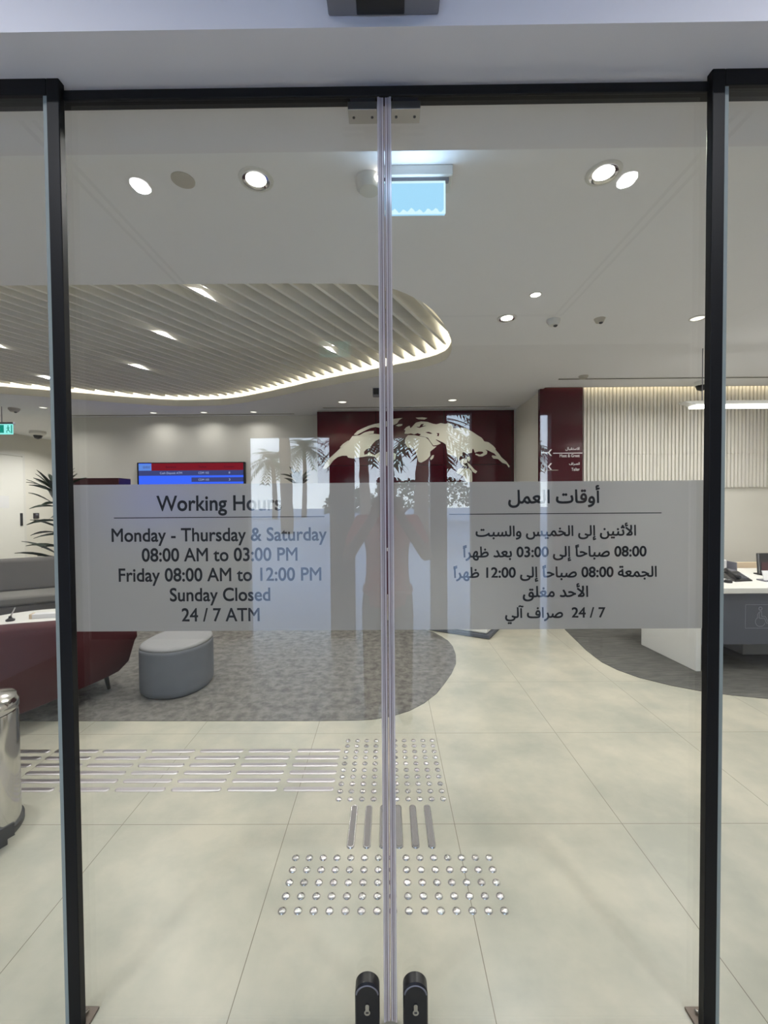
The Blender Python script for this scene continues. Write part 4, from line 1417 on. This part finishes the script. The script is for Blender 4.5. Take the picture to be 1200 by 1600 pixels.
def stroke(pts, w=0.0022):
    for p, q in zip(pts[:-1], pts[1:]):
        p, q = Vector(p), Vector(q)
        d = (q - p).normalized()
        nn_ = Vector((-d.y, d.x)) * w
        p, q = p - d * w * 0.6, q + d * w * 0.6
        ic.quad([(v.x, IY, v.y) for v in (p + nn_, q + nn_, q - nn_, p - nn_)], 'icon_line')


X0, X1, Z0, Z1 = 3.132, 3.345, 0.375, 0.582
stroke([(X0, Z0), (X1, Z0), (X1, Z1), (X0, Z1), (X0, Z0)], 0.0016)
hx, hz = 3.262, 0.547
stroke([(hx + 0.014 * math.cos(a), hz + 0.014 * math.sin(a)) for a in [2 * PI * i / 16 for i in range(17)]], 0.003)
stroke([(3.252, 0.518), (3.252, 0.462), (3.298, 0.462), (3.318, 0.416), (3.330, 0.420)], 0.002)
stroke([(3.252, 0.518), (3.272, 0.522), (3.275, 0.478), (3.306, 0.478), (3.328, 0.430)], 0.002)
stroke([(3.262 + 0.043 * math.cos(a), 0.432 + 0.043 * math.sin(a)) for a in [math.radians(120 + 220 * i / 20) for i in range(21)]], 0.002)
stroke([(3.2395, 0.469), (3.236, 0.495), (3.252, 0.518)], 0.002)
tag(ic.build('wheelchair_symbol', dk, fix=False), 'pale outline wheelchair symbol', 'x')
for o in dk.children:
    if o.name.startswith('wheelchair') and 'category' in o:
        del o['category']

# things on the desk
ph = thing('desk_phone', 'black desk telephone on the white desk', 'telephone', (3.33, 4.05, 0.738))
MB().loft([[(x, y, z) for x, y, z in ((3.225, 3.985, 0.738), (3.42, 4.02, 0.738), (3.46, 4.24, 0.738), (3.285, 4.22, 0.738))], [(x, y, z) for x, y, z in ((3.228, 3.99, 0.750), (3.417, 4.025, 0.750), (3.455, 4.235, 0.80), (3.288, 4.215, 0.80))]], 'dark_plastic').build('base', ph, bevel=0.004)
MB().tube([(3.29, 4.02, 0.772), (3.285, 4.06, 0.785), (3.30, 4.16, 0.81), (3.315, 4.205, 0.815)], [0.022, 0.013, 0.013, 0.022], 'dark_plastic', 10).build('handset', ph, smooth=True)
kp = MB()
for r_ in range(4):
    for c_ in range(3):
        fx = 3.335 + 0.026 * c_ + 0.006 * r_
        fy = 4.04 + 0.030 * r_ + 0.004 * c_
        zz = 0.751 + (fy - 4.0) * 0.21
        kp.box(fx, fx + 0.017, fy, fy + 0.016, zz, zz + 0.006, 'grey_plastic')
kp.build('keypad', ph, fix=False)
sc_ = thing('customer_screen', 'tilted black customer screen with painted maroon sheen behind the desk telephone', 'screen', (3.86, 4.33, 0.738))
MB().box(3.76, 3.96, 4.28, 4.42, 0.738, 0.752, 'dark_plastic').build('foot', sc_, bevel=0.005)
MB().loft([[(x, 4.32 + w, 0.75) for x, w in ((3.735, 0), (3.98, 0), (3.98, 0.03), (3.735, 0.03))], [(x, 4.46 + w, 0.945) for x, w in ((3.84, 0), (4.08, 0), (4.08, 0.03), (3.84, 0.03))]], 'dark_plastic').build('casing', sc_, bevel=0.01)
MB().loft([[(x, 4.325 + w, 0.765) for x, w in ((3.765, -0.004), (3.965, -0.004), (3.965, 0.0), (3.765, 0.0))], [(x, 4.395 + w, 0.86) for x, w in ((3.82, -0.004), (4.015, -0.004), (4.015, 0.0), (3.82, 0.0))]], 'kiosk').build('display_sheen', sc_)  # maroon sheen on the dark screen, put into the colour
ty = thing('desk_tray', 'small dark tray of white slips at the back of the desk', 'tray', (3.62, 4.66, 0.738))
MB().box(3.52, 3.74, 4.60, 4.75, 0.738, 0.752, 'grey_plastic').box(3.735, 3.742, 4.60, 4.75, 0.738, 0.83, 'grey_plastic').box(3.52, 3.742, 4.745, 4.752, 0.738, 0.83, 'grey_plastic').build('tray_body', ty, fix=False)
MB().lathe([(0, -0.05), (0.03, -0.05), (0.03, 0.05), (0, 0.05)], 'paper', (3.64, 4.66, 0.80), 16, cap=False).build('slips', ty, smooth=40)
mo = thing('mouse', 'black computer mouse on the desk beside the right black post', 'mouse', (3.14, 3.96, 0.738))
MB().lathe([(0.032, 0), (0.034, 0.012), (0.024, 0.026), (0, 0.032)], 'dark_plastic', (3.14, 3.96, 0.738), 18).build('shell', mo, smooth=True)
MB().box(3.135, 3.145, 3.935, 3.95, 0.764, 0.77, 'grey_plastic').build('wheel', mo)
gr = thing('leaflet_stand', 'small white and grey stand at the right end of the desk', 'stand', (3.60, 4.0, 0.738))
MB().box(3.50, 3.68, 3.98, 4.08, 0.738, 0.75, 'grey_plastic').build('foot', gr, bevel=0.003)
MB().loft([[(x, 4.0 + w, 0.75) for x, w in ((3.51, 0), (3.67, 0), (3.67, 0.01), (3.51, 0.01))], [(x, 4.05 + w, 0.83) for x, w in ((3.53, 0), (3.68, 0), (3.68, 0.01), (3.53, 0.01))]], 'paper').build('leaflet', gr)

# ================================================================== PEOPLE IN THE LOBBY (seen mirrored in the glass)
def skin_mesh(name, nodes, edges, mname, parent, sub=1):
    me = bpy.data.meshes.new(name)
    me.from_pydata([p for p, r in nodes], edges, [])
    me.materials.append(M[mname])
    o = bpy.data.objects.new(name, me)
    C.objects.link(o)
    if parent:
        o.parent = parent
    sk = o.modifiers.new('skin', 'SKIN')
    sk.use_smooth_shade = True
    for d, (p, r) in zip(me.skin_vertices[0].data, nodes):
        d.radius = r if isinstance(r, tuple) else (r, r)
    me.skin_vertices[0].data[0].use_root = True
    s = o.modifiers.new('subsurf', 'SUBSURF')
    s.levels = s.render_levels = sub
    return o


def person(label, loc, rotz, H, shirt, arms, stride=0.0):
    """standing figure facing local +Y; arms: list of (side, elbow, wrist, finger direction) in units of height H"""
    root = thing('person', label, 'person', loc, rotz)
    N, E = [], []

    def nd(x, y, z, r):
        N.append(((x * H, y * H, z * H), (r[0] * H, r[1] * H) if isinstance(r, tuple) else r * H))
        return len(N) - 1

    def chain(start, *pts):
        a = start
        for p in pts:
            b = nd(*p)
            E.append((a, b))
            a = b
        return a
    pel = nd(0, 0, 0.52, (0.085, 0.062))
    chest = chain(pel, (0, 0.0, 0.60, (0.078, 0.058)), (0, 0.0, 0.70, (0.088, 0.06)), (0, -0.004, 0.785, (0.09, 0.055)))
    neck = chain(chest, (0, -0.002, 0.835, 0.032), (0, 0.004, 0.862, 0.030))
    chain(neck, (0, 0.012, 0.895, (0.040, 0.044)), (0, 0.010, 0.94, (0.046, 0.056)), (0, 0.004, 0.975, (0.038, 0.044)))
    for s in (-1, 1):
        f = stride * s
        foot = chain(pel, (s * 0.055, 0, 0.48, 0.055), (s * 0.06, f * 0.5, 0.28, 0.036), (s * 0.062, f * 0.9 - 0.012, 0.17, 0.034), (s * 0.064, f - 0.02, 0.05, 0.022))
        chain(foot, (s * 0.066, f + 0.01, 0.028, 0.022), (s * 0.072, f + 0.075, 0.018, (0.026, 0.014)))
    hands = []
    for s, el, wr, fd in arms:
        sh = chain(chest, (s * 0.105, -0.004, 0.795, 0.034))
        e_ = chain(sh, (s * el[0], el[1], el[2], 0.026))
        w_ = chain(e_, (s * wr[0], wr[1], wr[2], 0.017))
        fdv = Vector((s * fd[0], fd[1], fd[2])).normalized()
        side = fdv.cross(Vector((0, 0, 1)))
        side = side.normalized() if side.length > 0.2 else Vector((0, 1, 0))
        wv = Vector((s * wr[0], wr[1], wr[2]))
        palm = chain(w_, (*(wv + fdv * 0.03), (0.022, 0.011)))
        pv = wv + fdv * 0.045
        for k_, (o_, l_) in enumerate(((-0.0165, 0.034), (-0.0055, 0.040), (0.0055, 0.038), (0.0165, 0.030))):
            b0 = pv + side * o_
            b1 = b0 + fdv * l_ * 0.55
            b2 = b1 + (fdv * 0.75 + Vector((-s * 0.5, 0.2, -0.25))).normalized() * l_ * 0.5
            chain(palm, (*b0, 0.0055), (*b1, 0.0050), (*b2, 0.0042))
        tb_ = wv + fdv * 0.018 + side * 0.02
        chain(palm, (*tb_, 0.007), (*(tb_ + (fdv * 0.6 + side * 0.8).normalized() * 0.026), 0.0055))
    skin_mesh('body', N, E, 'skin', root)

    def garment(name, sel, mname, grow):
        N2, E2 = [], []
        for chain_ in sel:
            prev = None
            for p, r in chain_:
                key = None
                for i_, (q_, _) in enumerate(N2):
                    if (Vector(q_) - Vector(p) * H).length < 1e-6:
                        key = i_
                if key is None:
                    N2.append((tuple(c * H for c in p), tuple((c + grow) * H for c in (r if isinstance(r, tuple) else (r, r)))))
                    key = len(N2) - 1
                if prev is not None and (prev, key) not in E2:
                    E2.append((prev, key))
                prev = key
        skin_mesh(name, N2, E2, mname, root)
    torso = [((0, 0, 0.60), (0.086, 0.064)), ((0, 0, 0.535), (0.094, 0.070)), ((0, 0, 0.47), (0.098, 0.074)), ((0, 0, 0.455), (0.097, 0.073))]
    up_ = [((0, 0, 0.60), (0.085, 0.062)), ((0, 0, 0.70), (0.092, 0.062)), ((0, -0.004, 0.785), (0.092, 0.056)), ((0, -0.003, 0.825), (0.045, 0.040))]
    sl = []
    for s, el, wr, fd in arms:
        mid = tuple(Vector((s * 0.105, -0.004, 0.795)).lerp(Vector((s * el[0], el[1], el[2])), 0.75))
        sl.append([((0, -0.004, 0.785), (0.092, 0.056)), ((s * 0.105, -0.004, 0.795), (0.036, 0.036)), (mid, (0.031, 0.031))])
    garment('shirt', [torso, up_] + sl, shirt, 0.006)
    tr = []
    for s in (-1, 1):
        f = stride * s
        tr.append([((0, 0, 0.59), (0.074, 0.056)), ((0, 0, 0.525), (0.086, 0.064)), ((s * 0.055, 0, 0.48), (0.055, 0.055)), ((s * 0.06, f * 0.5, 0.28), (0.038, 0.038)), ((s * 0.062, f * 0.9 - 0.012, 0.17), (0.036, 0.036)), ((s * 0.064, f - 0.02, 0.06), (0.030, 0.032)), ((s * 0.064, f - 0.018, 0.02), (0.030, 0.034))])
    garment('trousers', tr, 'dark_trousers', 0.006)
    for s in (-1, 1):
        f = stride * s
        garment('shoe', [[((s * 0.065, f - 0.045, 0.030), (0.027, 0.027)), ((s * 0.067, f + 0.0, 0.032), (0.029, 0.030)), ((s * 0.069, f + 0.04, 0.027), (0.028, 0.023)), ((s * 0.073, f + 0.085, 0.020), (0.025, 0.014))]], 'shoe', 0.003)
    garment('hair', [[((0, -0.006, 0.93), (0.044, 0.050)), ((0, -0.004, 0.965), (0.047, 0.054)), ((0, 0.0, 0.988), (0.030, 0.034))]], 'hair', 0.003)
    fm = MB()
    hz_ = 0.925 * H
    for s in (-1, 1):
        fm.lathe([(0, -0.004), (0.012, -0.002), (0.012, 0.002), (0, 0.004)], 'hair', (s * 0.019 * H, 0.0625 * H, hz_ + 0.008), 10, cap=False)
    fm.build('brows', root, fix=False, local=True)
    ns = MB().loft([[(-0.008, 0.060 * H, hz_ + 0.004), (0.008, 0.060 * H, hz_ + 0.004), (0, 0.055 * H, hz_ + 0.004)], [(-0.015, 0.060 * H, hz_ - 0.042), (0.015, 0.060 * H, hz_ - 0.042), (0, 0.078 * H, hz_ - 0.036)]], 'skin')
    ns.build('nose', root, local=True, smooth=True)
    return root


pr_ = person('person in red shirt photographing the doors with a phone', (0.0, -0.55, 0), 0.0, 1.71, 'red_shirt',
             [(1, (0.16, 0.06, 0.655), (0.045, 0.262, 0.83), (-0.25, 0.35, 0.9)), (-1, (0.16, 0.06, 0.655), (0.045, 0.262, 0.83), (-0.25, 0.35, 0.9))])
pr2 = person('second person in dark grey shirt standing behind the photographer', (1.95, -1.85, 0), math.radians(25), 1.70, 'grey_shirt',
             [(1, (0.15, -0.01, 0.63), (0.15, 0.05, 0.48), (0.0, 0.2, -1)), (-1, (0.15, -0.01, 0.63), (0.14, 0.06, 0.48), (0.0, 0.2, -1))], stride=0.05)
ph2 = thing('mobile_phone', 'black mobile phone held up by the person in red shirt', 'phone', (0, -0.03, 1.46))
MB().box(-0.038, 0.038, -0.034, -0.025, 1.375, 1.535, 'dark_plastic').build('body', ph2, bevel=0.004)
MB().lathe([(0, -0.001), (0.008, -0.001), (0.008, 0.001), (0, 0.001)], 'grey_plastic', (0.02, -0.0245, 1.51), 12, cap=False).build('lens', ph2, fix=False)

# ================================================================== STREET BEHIND THE VIEWER
def palm(label, x, y, h, cr, seed, tr=0.2):
    rnd = random.Random(seed)
    t = thing('palm_tree', label, 'palm tree', (x, y, 0), group='palm trees along the street')
    pts, rads = [], []
    for i in range(13):
        s = i / 12
        pts.append((x + 0.25 * math.sin(s * 2 + seed) * s, y, h * s))
        rads.append(tr * (1.25 - 0.45 * s) * (1.08 if i % 2 else 0.95))
    MB().tube(pts, rads, 'palm_trunk', 12).build('trunk', t, smooth=True)
    tx, ty_, _ = pts[-1]
    fr_ = MB()
    for i in range(44):
        a = 2 * PI * i * 0.382 + rnd.random() * 0.3
        up = rnd.uniform(-0.5, 1.3)
        ln = cr * rnd.uniform(0.85, 1.1)
        d = Vector((math.cos(a), math.sin(a), 0))
        sd = Vector((-math.sin(a), math.cos(a), 0))
        pts2 = []
        for k_ in range(12):
            s = k_ / 11
            pts2.append(Vector((tx, ty_, h)) + d * ln * s * math.cos(up * 0.8) + Vector((0, 0, ln * (math.sin(up * 0.8) * s - 0.55 * s * s))))
        for k_ in range(1, 12):
            dirv = (pts2[k_] - pts2[k_ - 1]).normalized()
            lw = 0.50 * cr / 2.2 * (1 - 0.8 * abs(k_ / 11 - 0.4))
            for s_ in (-1, 1):
                tip = pts2[k_] + sd * s_ * lw + dirv * lw * 0.7 + Vector((0, 0, -0.15 * lw))
                b0 = pts2[k_ - 1].lerp(pts2[k_], 0.1)
                fr_.add([b0, pts2[k_].lerp(pts2[k_ - 1], 0.1), tip], [(0, 1, 2)], 'palm_leaf')
    fr_.build('fronds', t, fix=False)


palm('palm mirrored high in the left glass door', -8.6, -42.0, 7.2, 2.9, 1, 0.22)
palm('palm mirrored at the left, its crown lower and farther away', -10.6, -38.0, 5.6, 2.6, 2, 0.22)
palm('thick palm trunk mirrored at the left door', -5.0, -19.0, 9.5, 2.8, 3, 0.26)
palm('palm mirrored near the centre seam of the doors', -1.0, -19.0, 4.9, 2.3, 4, 0.24)
palm('palm mirrored just right of the centre seam', 1.2, -12.0, 4.2, 2.0, 5, 0.22)
palm('palm mirrored over the Arabic hours', 5.6, -22.0, 5.4, 2.4, 6, 0.24)
palm('palm mirrored in the red wayfinding sign', 9.9, -29.0, 5.4, 2.4, 7, 0.24)
rnd = random.Random(5)
for i, (x, y, r, lab) in enumerate(((-2.2, -24, 1.6, 'rounded dark shrub by the street near the thick palm'), (1.0, -26, 2.0, 'rounded dark shrub by the street behind the centre palms'), (4.4, -30, 2.2, 'rounded dark shrub by the street at the right'))):
    t = thing('shrub', lab, 'shrub', (x, y, 0), group='shrubs along the street')
    hb = MB()
    for _ in range(900):
        a, b_ = rnd.random() * 2 * PI, math.acos(rnd.uniform(-0.2, 1))
        q_ = r * rnd.uniform(0.75, 1.05)
        c = Vector((x + q_ * math.sin(b_) * math.cos(a), y + q_ * math.sin(b_) * math.sin(a), r * 0.7 + q_ * math.cos(b_) * 0.8))
        v1 = Vector((rnd.uniform(-1, 1), rnd.uniform(-1, 1), rnd.uniform(-1, 1))).normalized() * 0.16
        v2 = Vector((rnd.uniform(-1, 1), rnd.uniform(-1, 1), rnd.uniform(-1, 1))).normalized() * 0.10
        hb.add([c - v1, c + v2, c + v1, c - v2], [(0, 1, 2, 3)], 'hedge')
    hb.build('foliage', t, fix=False)
    MB().tube([(x, y, 0), (x, y, r)], 0.08, 'palm_trunk').build('stem', t)
